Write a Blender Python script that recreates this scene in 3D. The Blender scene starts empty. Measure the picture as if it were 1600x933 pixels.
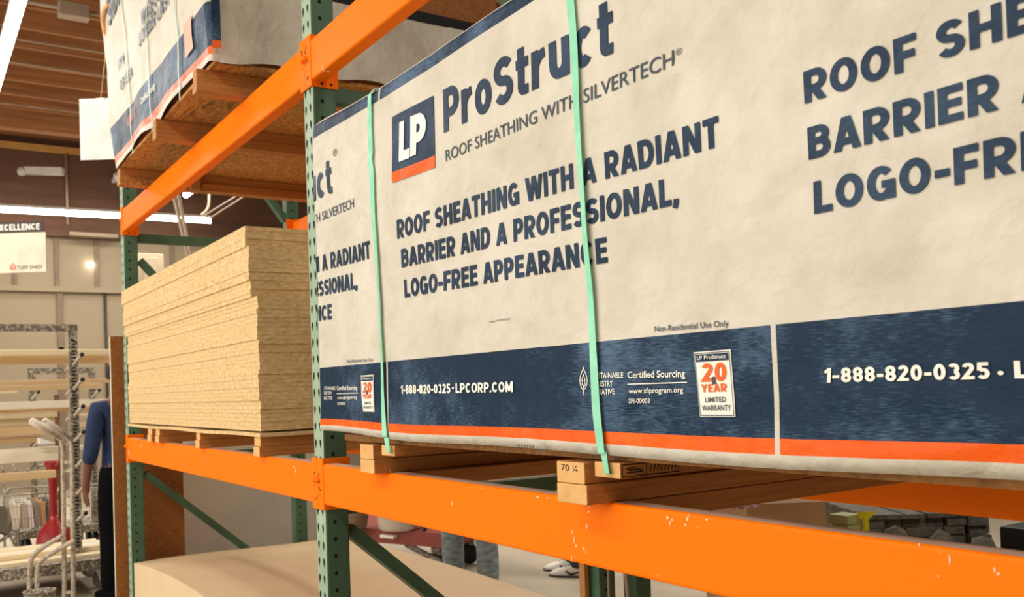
import bpy, bmesh, math, random
from mathutils import Vector, Matrix, noise
random.seed(7)
C = bpy.context.scene.collection
PI = math.pi

# ------------------------------------------------------------------ camera
F_PX, YAW, PITCH, ROLL = 1426.17, 0.577410, 0.025057, -0.034888
CX, CY = 776.63, 569.03
EYE = Vector((2.6474, -1.0469, 1.45))
fwd = Vector((-math.cos(YAW)*math.cos(PITCH), math.sin(YAW)*math.cos(PITCH), math.sin(PITCH)))
r0 = fwd.cross(Vector((0, 0, 1))).normalized()
u0 = r0.cross(fwd)
rgt = (math.cos(ROLL)*r0 + math.sin(ROLL)*u0).normalized()
upv = (-math.sin(ROLL)*r0 + math.cos(ROLL)*u0).normalized()
cam_d = bpy.data.cameras.new('camera')
cam = bpy.data.objects.new('camera', cam_d)
C.objects.link(cam)
M = Matrix((rgt, upv, -fwd)).transposed().to_4x4()
M.translation = EYE
cam.matrix_world = M
cam_d.sensor_width = 36
cam_d.lens = F_PX*36/1600
cam_d.shift_x = (800-CX)/1600
cam_d.shift_y = (CY-466.5)/1600
cam_d.clip_start = 0.05
cam_d.clip_end = 100
cam_d.dof.use_dof = True
cam_d.dof.focus_distance = 1.75
cam_d.dof.aperture_fstop = 9.0
bpy.context.scene.camera = cam

# ------------------------------------------------------------------ light
scn = bpy.context.scene
scn.view_settings.view_transform = 'Standard'
scn.view_settings.look = 'None'
scn.view_settings.gamma = 1.0
scn.view_settings.use_curve_mapping = False
scn.view_settings.exposure = 0.28
world = bpy.data.worlds.new('world')
scn.world = world
world.use_nodes = True
bg = world.node_tree.nodes['Background']
bg.inputs['Color'].default_value = (1.0, 0.95, 0.87, 1)
bg.inputs['Strength'].default_value = 0.55

def area(name, loc, size, size_y, power, color=(1, 0.95, 0.86), rot=(0, 0, 0)):
    d = bpy.data.lights.new(name, 'AREA')
    d.shape = 'RECTANGLE'; d.size = size; d.size_y = size_y
    d.energy = power; d.color = color
    o = bpy.data.objects.new(name, d); C.objects.link(o)
    o.location = loc; o.rotation_euler = rot
    return o
# rows of ceiling strip lights over the aisles, then the added fills
area('aisle_strip_and_fill', (0.8, -3.4, 5.0), 9.0, 1.0, 230)
area('aisle_strip_and_fill', (-7.0, -1.4, 4.4), 5.0, 0.5, 150)
area('aisle_strip_and_fill', (-3.0, 4.6, 4.6), 8.0, 0.6, 260)
area('aisle_strip_and_fill', (-10.5, 1.6, 4.35), 4.0, 3.0, 260)
area('aisle_strip_and_fill', (4.6, 0.4, 4.9), 3.0, 1.2, 110)  # added fill to brighten the right end of the upper bundle
area('front_fill_light', (-1.5, -6.8, 2.6), 9.0, 3.6, 300, (1, 0.97, 0.92), (math.radians(82), 0, 0))  # added soft fill for the rack's front faces, not a real opening

# ------------------------------------------------------------------ helpers
def at(px, py, depth=None, X=None, Y=None, Z=None):
    """point of the place seen at a photograph pixel, on a plane or at a depth"""
    d = fwd + rgt*((px-CX)/F_PX) - upv*((py-CY)/F_PX)
    if depth is not None: t = depth
    elif X is not None: t = (X-EYE.x)/d.x
    elif Y is not None: t = (Y-EYE.y)/d.y
    else: t = (Z-EYE.z)/d.z
    return EYE + d*t

def lin(c):
    return tuple((v/255/12.92 if v/255 <= 0.04045 else ((v/255+0.055)/1.055)**2.4) for v in c)

MATS = {}
def mat(name, col, rough=0.6, metal=0.0, var=0.12, scale=6.0, bump=0.0, bscale=60.0, stretch=(1, 1, 1),
        col2=None, mix=0.5, thr=None, emit=None, spec=0.4, detail=4, bstretch=None):
    if name in MATS: return MATS[name]
    m = bpy.data.materials.new(name); m.use_nodes = True
    nt = m.node_tree; n = nt.nodes; l = nt.links
    b = n['Principled BSDF']
    c = lin(col)
    b.inputs['Roughness'].default_value = rough
    b.inputs['Metallic'].default_value = metal
    b.inputs['Specular IOR Level'].default_value = spec
    tc = n.new('ShaderNodeTexCoord')
    mp = n.new('ShaderNodeMapping'); mp.inputs['Scale'].default_value = stretch
    l.new(tc.outputs['Object'], mp.inputs['Vector'])
    nz = n.new('ShaderNodeTexNoise'); nz.inputs['Scale'].default_value = scale; nz.inputs['Detail'].default_value = detail
    l.new(mp.outputs['Vector'], nz.inputs['Vector'])
    cr = n.new('ShaderNodeValToRGB')
    e = cr.color_ramp.elements
    if thr:
        e[0].position = thr[0]; e[1].position = thr[1]
        e[0].color = (*c, 1); e[1].color = (*lin(col2), 1)
    else:
        e[0].position = 0.3; e[1].position = 0.7
        c2 = lin(col2) if col2 else tuple(min(1, v*(1+var)) for v in c)
        c1 = c if col2 else tuple(v*(1-var) for v in c)
        e[0].color = (*c1, 1); e[1].color = (*c2, 1)
    l.new(nz.outputs['Fac'], cr.inputs['Fac'])
    l.new(cr.outputs['Color'], b.inputs['Base Color'])
    if emit:
        b.inputs['Emission Color'].default_value = (*lin(col), 1)
        b.inputs['Emission Strength'].default_value = emit
    if bump:
        mp2 = n.new('ShaderNodeMapping'); mp2.inputs['Scale'].default_value = bstretch or stretch
        l.new(tc.outputs['Object'], mp2.inputs['Vector'])
        n2 = n.new('ShaderNodeTexNoise'); n2.inputs['Scale'].default_value = bscale; n2.inputs['Detail'].default_value = 5
        l.new(mp2.outputs['Vector'], n2.inputs['Vector'])
        bp = n.new('ShaderNodeBump'); bp.inputs['Strength'].default_value = bump; bp.inputs['Distance'].default_value = 0.01
        l.new(n2.outputs['Fac'], bp.inputs['Height']); l.new(bp.outputs['Normal'], b.inputs['Normal'])
    MATS[name] = m
    return m

def osb_mat(name, dark, light, scale=38, stretch=(1, 1, 1), bump=0.35):
    if name in MATS: return MATS[name]
    m = bpy.data.materials.new(name); m.use_nodes = True
    nt = m.node_tree; n = nt.nodes; l = nt.links; b = n['Principled BSDF']
    b.inputs['Roughness'].default_value = 0.75
    tc = n.new('ShaderNodeTexCoord'); mp = n.new('ShaderNodeMapping'); mp.inputs['Scale'].default_value = stretch
    l.new(tc.outputs['Object'], mp.inputs['Vector'])
    nz = n.new('ShaderNodeTexNoise'); nz.inputs['Scale'].default_value = scale*0.5; nz.inputs['Detail'].default_value = 3
    l.new(mp.outputs['Vector'], nz.inputs['Vector'])
    ad = n.new('ShaderNodeVectorMath'); ad.operation = 'MULTIPLY_ADD'
    l.new(nz.outputs['Color'], ad.inputs[0]); ad.inputs[1].default_value = (0.06,)*3
    l.new(mp.outputs['Vector'], ad.inputs[2])
    v = n.new('ShaderNodeTexVoronoi'); v.inputs['Scale'].default_value = scale
    l.new(ad.outputs['Vector'], v.inputs['Vector'])
    sp = n.new('ShaderNodeSeparateColor'); l.new(v.outputs['Color'], sp.inputs['Color'])
    cr = n.new('ShaderNodeValToRGB'); e = cr.color_ramp.elements
    e[0].color = (*lin(dark), 1); e[1].color = (*lin(light), 1)
    l.new(sp.outputs['Red'], cr.inputs['Fac']); l.new(cr.outputs['Color'], b.inputs['Base Color'])
    bp = n.new('ShaderNodeBump'); bp.inputs['Strength'].default_value = bump; bp.inputs['Distance'].default_value = 0.004
    l.new(sp.outputs['Green'], bp.inputs['Height']); l.new(bp.outputs['Normal'], b.inputs['Normal'])
    MATS[name] = m
    return m

def woven_mat(name, col, dust, stretch=(14, 14, 90), mixpos=(0.48, 0.75), rough=0.42, big=3.0, bump=0.25):
    """printed woven plastic wrap: fine horizontal weave with worn lighter patches"""
    m = bpy.data.materials.new(name); m.use_nodes = True
    nt = m.node_tree; n = nt.nodes; l = nt.links; b = n['Principled BSDF']
    b.inputs['Roughness'].default_value = rough
    b.inputs['Specular IOR Level'].default_value = 0.2
    tc = n.new('ShaderNodeTexCoord')
    mp = n.new('ShaderNodeMapping'); mp.inputs['Scale'].default_value = stretch
    l.new(tc.outputs['Object'], mp.inputs['Vector'])
    a = n.new('ShaderNodeTexNoise'); a.inputs['Scale'].default_value = 4; a.inputs['Detail'].default_value = 6
    l.new(mp.outputs['Vector'], a.inputs['Vector'])
    g = n.new('ShaderNodeTexNoise'); g.inputs['Scale'].default_value = big; g.inputs['Detail'].default_value = 8; g.inputs['Roughness'].default_value = 0.65
    l.new(tc.outputs['Object'], g.inputs['Vector'])
    mx = n.new('ShaderNodeMath'); mx.operation = 'MULTIPLY_ADD'; mx.inputs[1].default_value = 0.3
    hf = n.new('ShaderNodeMath'); hf.operation = 'MULTIPLY'; hf.inputs[1].default_value = 0.72
    l.new(g.outputs['Fac'], hf.inputs[0]); l.new(a.outputs['Fac'], mx.inputs[0]); l.new(hf.outputs[0], mx.inputs[2])
    cr = n.new('ShaderNodeValToRGB'); e = cr.color_ramp.elements
    e[0].position, e[1].position = mixpos
    e[0].color = (*lin(col), 1); e[1].color = (*lin(dust), 1)
    l.new(mx.outputs[0], cr.inputs['Fac']); l.new(cr.outputs['Color'], b.inputs['Base Color'])
    # soft creases
    w = n.new('ShaderNodeTexNoise'); w.inputs['Scale'].default_value = 16; w.inputs['Detail'].default_value = 7; w.inputs['Distortion'].default_value = 0.3
    l.new(tc.outputs['Object'], w.inputs['Vector'])
    bp = n.new('ShaderNodeBump'); bp.inputs['Strength'].default_value = bump; bp.inputs['Distance'].default_value = 0.02
    l.new(w.outputs['Fac'], bp.inputs['Height'])
    bp2 = n.new('ShaderNodeBump'); bp2.inputs['Strength'].default_value = 0.12; bp2.inputs['Distance'].default_value = 0.002
    l.new(a.outputs['Fac'], bp2.inputs['Height']); l.new(bp.outputs['Normal'], bp2.inputs['Normal'])
    l.new(bp2.outputs['Normal'], b.inputs['Normal'])
    MATS[name] = m
    return m

class MB:
    def __init__(s): s.v = []; s.f = []; s.m = []; s.sm = []
    def add(s, vs, fs, mi=0, smooth=False):
        o = len(s.v); s.v += [tuple(p) for p in vs]
        for f in fs: s.f.append([o+i for i in f]); s.m.append(mi); s.sm.append(smooth)
        return s
    def box(s, a, b, mi=0, bev=0.0):
        x0, y0, z0 = (min(a[i], b[i]) for i in range(3)); x1, y1, z1 = (max(a[i], b[i]) for i in range(3))
        if bev <= 0:
            vs = [(x0, y0, z0), (x1, y0, z0), (x1, y1, z0), (x0, y1, z0), (x0, y0, z1), (x1, y0, z1), (x1, y1, z1), (x0, y1, z1)]
            s.add(vs, [(0, 3, 2, 1), (4, 5, 6, 7), (0, 1, 5, 4), (1, 2, 6, 5), (2, 3, 7, 6), (3, 0, 4, 7)], mi)
        else:
            bm = bmesh.new(); bmesh.ops.create_cube(bm, size=1)
            for v in bm.verts: v.co = Vector((x0+(v.co.x+.5)*(x1-x0), y0+(v.co.y+.5)*(y1-y0), z0+(v.co.z+.5)*(z1-z0)))
            bmesh.ops.bevel(bm, geom=bm.edges[:], offset=bev, segments=2, affect='EDGES', profile=0.5)
            bm.verts.ensure_lookup_table()
            s.add([v.co[:] for v in bm.verts], [[v.index for v in f.verts] for f in bm.faces], mi)
            bm.free()
        return s
    def obox(s, c, ax, hx, hy, hz, mi=0, up=(0, 0, 1)):
        """box centred at c, long axis ax"""
        ax = Vector(ax).normalized(); up = Vector(up)
        sd = up.cross(ax)
        if sd.length < 1e-4: sd = Vector((0, 1, 0)).cross(ax)
        sd.normalize(); u = ax.cross(sd); c = Vector(c)
        vs = [c+ax*(i*hx)+sd*(j*hy)+u*(k*hz) for k in (-1, 1) for (i, j) in ((-1, -1), (1, -1), (1, 1), (-1, 1))]
        s.add(vs, [(0, 3, 2, 1), (4, 5, 6, 7), (0, 1, 5, 4), (1, 2, 6, 5), (2, 3, 7, 6), (3, 0, 4, 7)], mi)
        return s
    def bar(s, a, b, hw, hh, mi=0, up=(0, 0, 1)):
        a = Vector(a); b = Vector(b)
        return s.obox((a+b)/2, b-a, (b-a).length/2, hw, hh, mi, up)
    def tube(s, pts, r, n=10, mi=0, caps=True):
        pts = [Vector(p) for p in pts]; rs = r if isinstance(r, (list, tuple)) else [r]*len(pts)
        base = None; rings = []
        for i, p in enumerate(pts):
            d = (pts[min(i+1, len(pts)-1)]-pts[max(i-1, 0)]).normalized()
            if base is None:
                base = d.orthogonal().normalized()
            else:
                base = (base - d*base.dot(d)).normalized()
            q = d.cross(base)
            rings.append([p+(base*math.cos(2*PI*k/n)+q*math.sin(2*PI*k/n))*rs[i] for k in range(n)])
        vs = [v for rg in rings for v in rg]; fs = []
        for i in range(len(rings)-1):
            for k in range(n):
                fs.append((i*n+k, i*n+(k+1) % n, (i+1)*n+(k+1) % n, (i+1)*n+k))
        if caps:
            fs.append(list(range(n))[::-1]); fs.append([(len(rings)-1)*n+k for k in range(n)])
        s.add(vs, fs, mi, True); return s
    def lathe(s, c, prof, n=24, mi=0, axis=(0, 0, 1)):
        c = Vector(c); ax = Vector(axis).normalized(); e1 = ax.orthogonal().normalized(); e2 = ax.cross(e1)
        vs = []
        for (r, z) in prof:
            for k in range(n):
                vs.append(c+ax*z+(e1*math.cos(2*PI*k/n)+e2*math.sin(2*PI*k/n))*r)
        fs = [(i*n+k, i*n+(k+1) % n, (i+1)*n+(k+1) % n, (i+1)*n+k) for i in range(len(prof)-1) for k in range(n)]
        s.add(vs, fs, mi, True); return s
    def build(s, name, mats, parent=None):
        me = bpy.data.meshes.new(name); me.from_pydata(s.v, [], s.f)
        if not isinstance(mats, (list, tuple)): mats = [mats]
        for m in mats: me.materials.append(m)
        for p, mi, sm in zip(me.polygons, s.m, s.sm): p.material_index = mi; p.use_smooth = sm
        me.update()
        o = bpy.data.objects.new(name, me); C.objects.link(o)
        if parent is not None:
            o.parent = parent
            o.matrix_parent_inverse = Matrix.Translation(-parent.location) if parent.type == 'EMPTY' else Matrix()
        return o

def tag(o, label=None, cat=None, group=None, kind=None):
    if label: o['label'] = label
    if cat: o['category'] = cat
    if group: o['group'] = group
    if kind: o['kind'] = kind
    return o
def thing(name, label, cat, loc=(0, 0, 0), group=None):
    o = bpy.data.objects.new(name, None); C.objects.link(o); o.location = loc
    o.empty_display_size = 0.1
    return tag(o, label, cat, group)
def smooth_path(pts, it=2):
    pts = [Vector(p) for p in pts]
    for _ in range(it):
        q = [pts[0]]
        for a, b in zip(pts, pts[1:]): q += [a*0.75+b*0.25, a*0.25+b*0.75]
        q.append(pts[-1]); pts = q
    return pts

# ------------------------------------------------------------------ materials
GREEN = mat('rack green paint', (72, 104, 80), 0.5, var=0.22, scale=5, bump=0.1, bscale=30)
GREEN_LT = mat('rack green paint paler face', (150, 172, 146), 0.5, var=0.15, scale=8)
HOLE = mat('punched hole', (8, 10, 9), 0.9)
ORANGE = mat('rack orange paint', (250, 118, 0), 0.5, spec=.1, var=0.05, scale=3, bump=0.05, bscale=12)
ORANGE_SCUFF = mat('rack orange paint scuffed', (250, 118, 0), 0.5, spec=.1, scale=9, stretch=(1.5, 1, 1), col2=(246, 190, 140), thr=(0.715, 0.735), detail=6, bump=0.05, bscale=10)
DUST = mat('dusty top flange', (196, 160, 138), 0.8, var=0.15, scale=10)
RUST = mat('rust spot', (120, 40, 12), 0.9)
WOOD = mat('sawn lumber', (178, 122, 62), 0.7, scale=5, stretch=(8, 1, 30), col2=(202, 146, 82), bump=0.15, bscale=20)
WOOD_Y = mat('sawn lumber side', (164, 106, 48), 0.7, scale=4, stretch=(10, 1.0, 34), col2=(188, 130, 68), bump=0.15, bscale=14)
WOOD_END = mat('lumber end grain', (216, 168, 104), 0.75, var=0.10, scale=30, bump=0.2)
OSB = osb_mat('oriented strand face', (146, 94, 38), (204, 150, 78), 52, (1, 2.2, 2.2))
OSB_DARK = osb_mat('oriented strand panel edge', (132, 78, 28), (168, 106, 46), 95, (1, 1, 1.8))
OSB_EDGE = mat('strand board edge', (196, 162, 106), 0.85, scale=46, stretch=(1, 1, 2.2), col2=(228, 198, 146), bump=0.3, bscale=70)
_nt = OSB_EDGE.node_tree; _geo = _nt.nodes.new('ShaderNodeNewGeometry')
for _n in [n for n in _nt.nodes if n.type == 'MAPPING']:
    _nt.links.new(_geo.outputs['Position'], _n.inputs['Vector'])      # sheets share one mesh, so their grain follows the place
MDF = mat('fibreboard', (216, 190, 148), 0.65, var=0.04, scale=4)
MDF_TOP = mat('fibreboard face', (212, 184, 146), 0.5, var=0.05, scale=3)
WRAP = woven_mat('white woven wrap', (190, 182, 162), (211, 204, 188), (3, 3, 3), (0.35, 0.62), 0.55, 5, 0.45)
BLUE = woven_mat('blue printed wrap', (0, 34, 58), (78, 104, 130), (14, 14, 170), (0.49, 0.62), 0.5, 3.0, 0.3)
BLUE_TXT = woven_mat('navy print', (14, 40, 64), (52, 76, 100), (20, 20, 60), (0.45, 0.75), 0.45, 6, 0.2)
GREY_TXT = mat('dark grey print', (62, 74, 82), 0.6)
ORG_WRAP = woven_mat('orange printed wrap', (226, 88, 4), (232, 122, 50), (10, 10, 110), (0.5, 0.75), 0.42, 5, 0.35)
WHITE_TXT = mat('white print', (236, 232, 216), 0.6)
STRAP = mat('mint strapping', (128, 206, 168), 0.35, var=0.06, scale=30, col2=(150, 222, 186))
CONC = mat('concrete floor', (158, 146, 126), 0.75, scale=2.3, col2=(178, 165, 144), bump=0.15, bscale=8, detail=8)
BEIGE = mat('beige wall panel', (148, 132, 108), 0.8, var=0.06, scale=0.6)
BEIGE_D = mat('beige batten', (122, 106, 86), 0.8)
CEIL = mat('dark stained ceiling boards', (132, 84, 50), 0.75, scale=1.2, stretch=(7, 0.6, 7), col2=(164, 110, 68))
JOIST = mat('ceiling joist wood', (150, 98, 58), 0.75, scale=2, stretch=(9, 0.5, 9), col2=(186, 128, 78))
HEADER = mat('dark header wood', (100, 70, 52), 0.8, var=0.25, scale=1.5, stretch=(1, 0.5, 5))
TRIMW = mat('pale trim board', (206, 156, 84), 0.7)
PIPE = mat('grey conduit', (170, 150, 126), 0.5, metal=0.2)
LED = mat('lit led tube', (255, 250, 240), 0.5, emit=14)
FIXT = mat('white metal fixture', (232, 230, 222), 0.45)
CARD = mat('cardboard', (176, 140, 96), 0.8, var=0.06)
STEEL = mat('worn paint-flecked steel', (98, 90, 78), 0.6, metal=0.1, scale=55, col2=(190, 178, 156), thr=(0.46, 0.66), detail=6)
STEEL_L = mat('pale flecked pipe', (190, 176, 154), 0.55, metal=0.1, scale=60, col2=(110, 98, 84), thr=(0.50, 0.68), detail=6)
RED = mat('red plastic', (150, 22, 22), 0.4)
REDWOOD = mat('red brown painted deck', (142, 66, 56), 0.6, var=0.15, scale=8)
PINE = mat('pale board', (214, 192, 150), 0.6, scale=2, stretch=(12, 0.6, 20), col2=(230, 212, 174))
PINE_W = mat('primed white board', (226, 216, 192), 0.55, var=0.04)
PINE_O = mat('warm board', (196, 164, 118), 0.6, scale=2, stretch=(12, 0.6, 20), col2=(214, 184, 138))
BLACK = mat('black rubber', (14, 14, 14), 0.6)
SKIN = mat('brown skin', (116, 70, 52), 0.55, var=0.05)
SKIN_L = mat('light skin', (196, 146, 118), 0.55, var=0.05)
NAVY = mat('navy denim shirt', (26, 44, 78), 0.8, var=0.25, scale=14, bump=0.3, bscale=20)
BLKCLOTH = mat('black trousers', (6, 7, 8), 0.9, var=0.2, spec=.1)
JEANS = mat('faded grey jeans', (96, 112, 122), 0.8, scale=16, col2=(150, 160, 164), bump=0.5, bscale=22, stretch=(1, 1, 2.2))
HAIR = mat('dark hair', (24, 18, 15), 0.8)
SHOE = mat('white trainer upper', (228, 224, 214), 0.5)
GREYT = mat('grey shirt cloth', (120, 120, 122), 0.8)
CEMENT = mat('grey cement sheet', (196, 188, 172), 0.8, scale=3, col2=(216, 206, 188), bump=0.1, detail=7)
LIME = mat('pale green slats', (172, 178, 118), 0.6, scale=3, stretch=(1, 1, 40), col2=(196, 200, 150))
YELLOW = mat('yellow plastic', (226, 212, 30), 0.5)
RUBBLE = mat('grey stone bag', (128, 124, 110), 0.85, scale=30, col2=(84, 78, 66), bump=0.6, detail=6)
WICKER = mat('brown wicker', (110, 84, 62), 0.8, scale=30, stretch=(0.3, 0.3, 3), col2=(160, 130, 104), bump=0.6)

def struct(name, mb, m): return tag(mb.build(name, m), kind='structure')

# ------------------------------------------------------------------ setting
XW = -14.0
mb = MB(); mb.add([(-16, -9, 0), (9, -9, 0), (9, 14, 0), (-16, 14, 0)], [(0, 1, 2, 3)]); mb.add([(-16, -9, -.2), (9, -9, -.2), (9, 14, -.2), (-16, 14, -.2)], [(3, 2, 1, 0)])
struct('floor', mb, CONC)
mb = MB(); mb.box((-16, -9, 5.8), (9, 14, 5.95)); struct('ceiling', mb, CEIL)
k = 0
x = -7.1
mb = MB()
while x > -11.6:
    mb.box((x-.03, -9, 5.52), (x+.03, 14, 5.8)); x -= 0.61
x = -6.49
while x < 8.5:
    mb.box((x-.03, -9, 5.52), (x+.03, 14, 5.8)); x += 0.61
struct('trim_1', mb, JOIST)
mb = MB(); mb.box((-11.75, -9, 5.3), (-11.55, 14, 5.8)); struct('trim_2', mb, JOIST)      # deep purlin
mb = MB()
mb.box((XW-.2, -9, 0), (XW, 14, 4.2), 0)
mb.box((XW-.2, -9, 4.2), (XW+.12, 14, 5.8), 1)
for yy in [i*0.62-8.8 for i in range(36)]:
    mb.box((XW, yy-.03, 3.36), (XW+.04, yy+.03, 4.2), 2)
for yy in [i*1.22-8.6 for i in range(18)]:
    mb.box((XW, yy-.045, 0), (XW+.05, yy+.045, 3.28), 2)
mb.box((XW, -9, 3.28), (XW+.09, 14, 3.37), 0)
mb.box((XW, -9, 2.3), (XW+.05, 14, 2.36), 0)
struct('wall_back', mb, [BEIGE, HEADER, BEIGE_D])
mb = MB(); mb.box((XW+.12, -9, 5.58), (XW+.2, 14, 5.68)); struct('trim_3', mb, TRIMW)
mb = MB(); mb.box((-16, 13.8, 0), (9, 14, 5.8), 0); struct('wall_right', mb, BEIGE)

mb = MB(); mb.box((8.8, -9, 0), (9, 14, 5.8), 0); struct('wall_light_block', mb, mat('light blocking wall', (90, 80, 66), .8))  # unseen dark wall, added to keep world light off the right-hand faces

# conduits under the joists
for i, (px0, py0, z, r) in enumerate([(100, 13, 5.3, 0.022), (100, 73, 5.35, 0.012), (100, 109, 5.4, 0.013), (100, 173, 5.3, 0.012)]):
    p = at(px0, py0, Z=z)
    mb = MB(); mb.tube([(p.x, -6, z), (p.x, 9, z)], r, 8)
    o = mb.build('conduit', PIPE)
    tag(o, ['pale conduit carrying a square box, nearest under the ceiling', 'thin pale conduit second from the near end of the ceiling',
            'thin conduit third along below the brown joists', 'thin conduit farthest off, beside the deep dark purlin'][i], 'conduit')
p = at(115, 18, Z=5.27)
mb = MB(); mb.box((p.x-.07, p.y-.14, 5.2), (p.x+.07, p.y+.14, 5.34), bev=.01)
tag(mb.build('junction_box', PIPE), 'square grey junction box on the conduit at the ceiling', 'junction box')

# lights -------------------------------------------------------------
def led(p0, p1, label):
    p0, p1 = Vector(p0), Vector(p1)
    t = thing('led_strip_light', label, 'ceiling light', (p0+p1)/2, 'bare led strip lights')
    d = (p1-p0).normalized()
    mb = MB(); mb.tube([p0, p1], 0.045, 12); mb.build('tube', LED, t)
    mb = MB(); mb.bar(p0+Vector((0, 0, .06)), p1+Vector((0, 0, .06)), .05, .02); mb.build('housing', FIXT, t)
    for f in (.12, .88):
        q = p0.lerp(p1, f)
        mb = MB(); mb.tube([q+Vector((0, 0, .07)), q+Vector((0, 0, 5.8-q.z))], .005, 6); mb.build('hanger', PIPE, t)
    return t
led((-2.0, -0.26, 4.5), (-7.6, -0.26, 4.5), 'long lit led strip running away at the top left corner')
led((-13.25, -1.6, 4.43), (-12.98, 3.4, 4.46), 'lit led strip crossing level in front of the dark header wall')
led((-11.3, 2.56, 4.5), (-8.0, 2.56, 4.5), 'short bright end of an led strip just below the upper orange beam')
p0 = at(40, 267, depth=14.2); p1 = at(98, 268, depth=14.2)
t = thing('emergency_light', 'small white wall fixture on dark header beside pale lamp head', 'light', (p0+p1)/2)
mb = MB(); mb.bar(p0, p1, .06, .055); mb.build('body', FIXT, t)
mb = MB(); q = at(34, 268, depth=14.15); mb.lathe(q, [(0, -.07), (.05, -.06), (.07, 0), (.05, .06), (0, .07)], 12); mb.build('lamp_head', FIXT, t)
q = at(184, 276, depth=15.3)
mb = MB(); mb.lathe(q, [(0, -.07), (.05, -.06), (.08, 0), (.05, .06), (0, .07)], 12, axis=(0.4, 1, .5)); mb.box((XW+.11, q.y-.03, q.z-.03), (max(q.x, XW+.2), q.y+.03, q.z+.03))
tag(mb.build('lamp_head', FIXT), 'small white lamp head just left of the upper runner end', 'light')
mb = MB(); a = at(107, 262, depth=15.0); mb.tube([(XW+.15, a.y, 5.6), (XW+.15, a.y, 4.4)], .022, 8)
tag(mb.build('conduit', PIPE), 'vertical conduit on dark header wall right of the small fixture', 'conduit')
mb = MB(); a = at(142, 372, X=XW+.12); mb.box((XW+.12, a.y-.35, a.z+.0), (XW+.3, a.y+.4, a.z+.06))
tag(mb.build('wall_bracket', BEIGE), 'pale ledge plate on top of the beige far wall', 'bracket')
mb = MB(); a = at(163, 430, X=XW+.05); mb.tube([(XW+.06, a.y, 3.3), (XW+.06, a.y, 0.0)], .02, 8)
tag(mb.build('conduit', mat('dark conduit', (52, 44, 38))), 'dark vertical pipe down the beige far wall', 'conduit')
mb = MB(); a = at(142, 414, X=XW+.07); mb.lathe(a, [(0, -.03), (.045, -.02), (.05, .02), (0, .03)], 12, axis=(1, 0, 0))
tag(mb.build('wall_light', LED), 'tiny bright lamp on the beige far wall', 'light')

# ------------------------------------------------------------------ rack
W = 0.0762
RD = 1.032
LB = 2.8214
def post_mb(X, y0, h=3.9, front_holes=True):
    mb = MB()
    mb.box((X, y0, 0.01), (X+W, y0+W, h), 0, bev=0.006)
    e = 0.0006
    z = 0.08
    def dec(pts, mi=1): mb.add(pts, [list(range(len(pts)))], mi)
    yf = y0-e if front_holes else y0+W+e
    while z < h-.06:
        for cx, tilt in ((X+.020, .3), (X+.056, -.3)):
            ring = []
            for a in range(10):
                an = 2*PI*a/10
                rx = .0065*math.cos(an); rz = .0125*math.sin(an)
                if rz < 0: rx *= .55; rz *= 1.25
                ring.append((cx+rx+tilt*rz*.35, yf, z+rz))
            dec(ring if front_holes else ring[::-1])
        for xs, sg in ((X+W+e, 1), (X-e, -1)):
            ring = [(xs, y0+.030+.0058*math.cos(2*PI*a/8)*sg, z+.018+.0068*math.sin(2*PI*a/8)) for a in range(8)]
            dec(ring)
        z += 0.0508
    return mb
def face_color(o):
    # paler green on the aisle-side face
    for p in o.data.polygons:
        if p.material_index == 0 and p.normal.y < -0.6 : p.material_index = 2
def frame(X, label):
    t = thing('upright_frame', label, 'rack frame', (X, 0, 0), 'green rack upright frames')
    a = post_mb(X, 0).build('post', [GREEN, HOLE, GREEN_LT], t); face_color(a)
    b = post_mb(X, RD-W if X else RD, front_holes=False).build('post', [GREEN, HOLE, GREEN_LT], t)
    if X == 0.0:
        mb = MB(); mb.box((X+.02, RD+.16, .02), (X+.09, RD+.235, 1.2), bev=.004); mb.build('splice_post', GREEN, t)
    xm = X+.038
    for z in (0.22, 1.105, 2.365, 3.5):
        mb = MB(); mb.box((xm-.019, W-.002, z-.026), (xm+.019, RD-W+.002, z+.026), bev=.004); mb.build('horizontal_brace', GREEN, t)
    for (ya, za, yb, zb) in ((.09, 1.03, .95, .28), (.09, 1.35, .95, 2.25), (.30, 3.42, .955, 2.53)):
        mb = MB()
        if za == 1.35: mb.bar((xm, yb, 1.29), (xm, ya, 2.24), .019, .022, up=(1, 0, 0))
        else: mb.bar((xm, ya, za), (xm, yb, zb), .019, .026, up=(1, 0, 0))
        mb.build('diagonal_brace', GREEN, t)
    for y0 in (0, RD-W):
        mb = MB(); mb.box((X-.03, y0-.02, 0), (X+W+.03, y0+W+.02, .01)); mb.build('foot_plate', GREEN, t)
    return t
frame(-LB, 'green perforated rack frame at the left, beside the standing strand board')
frame(0.0, 'green perforated rack frame in the middle, where the orange beams meet')
frame(LB, 'green perforated rack frame at the right end, beside the wide wrapped bundle')

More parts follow.
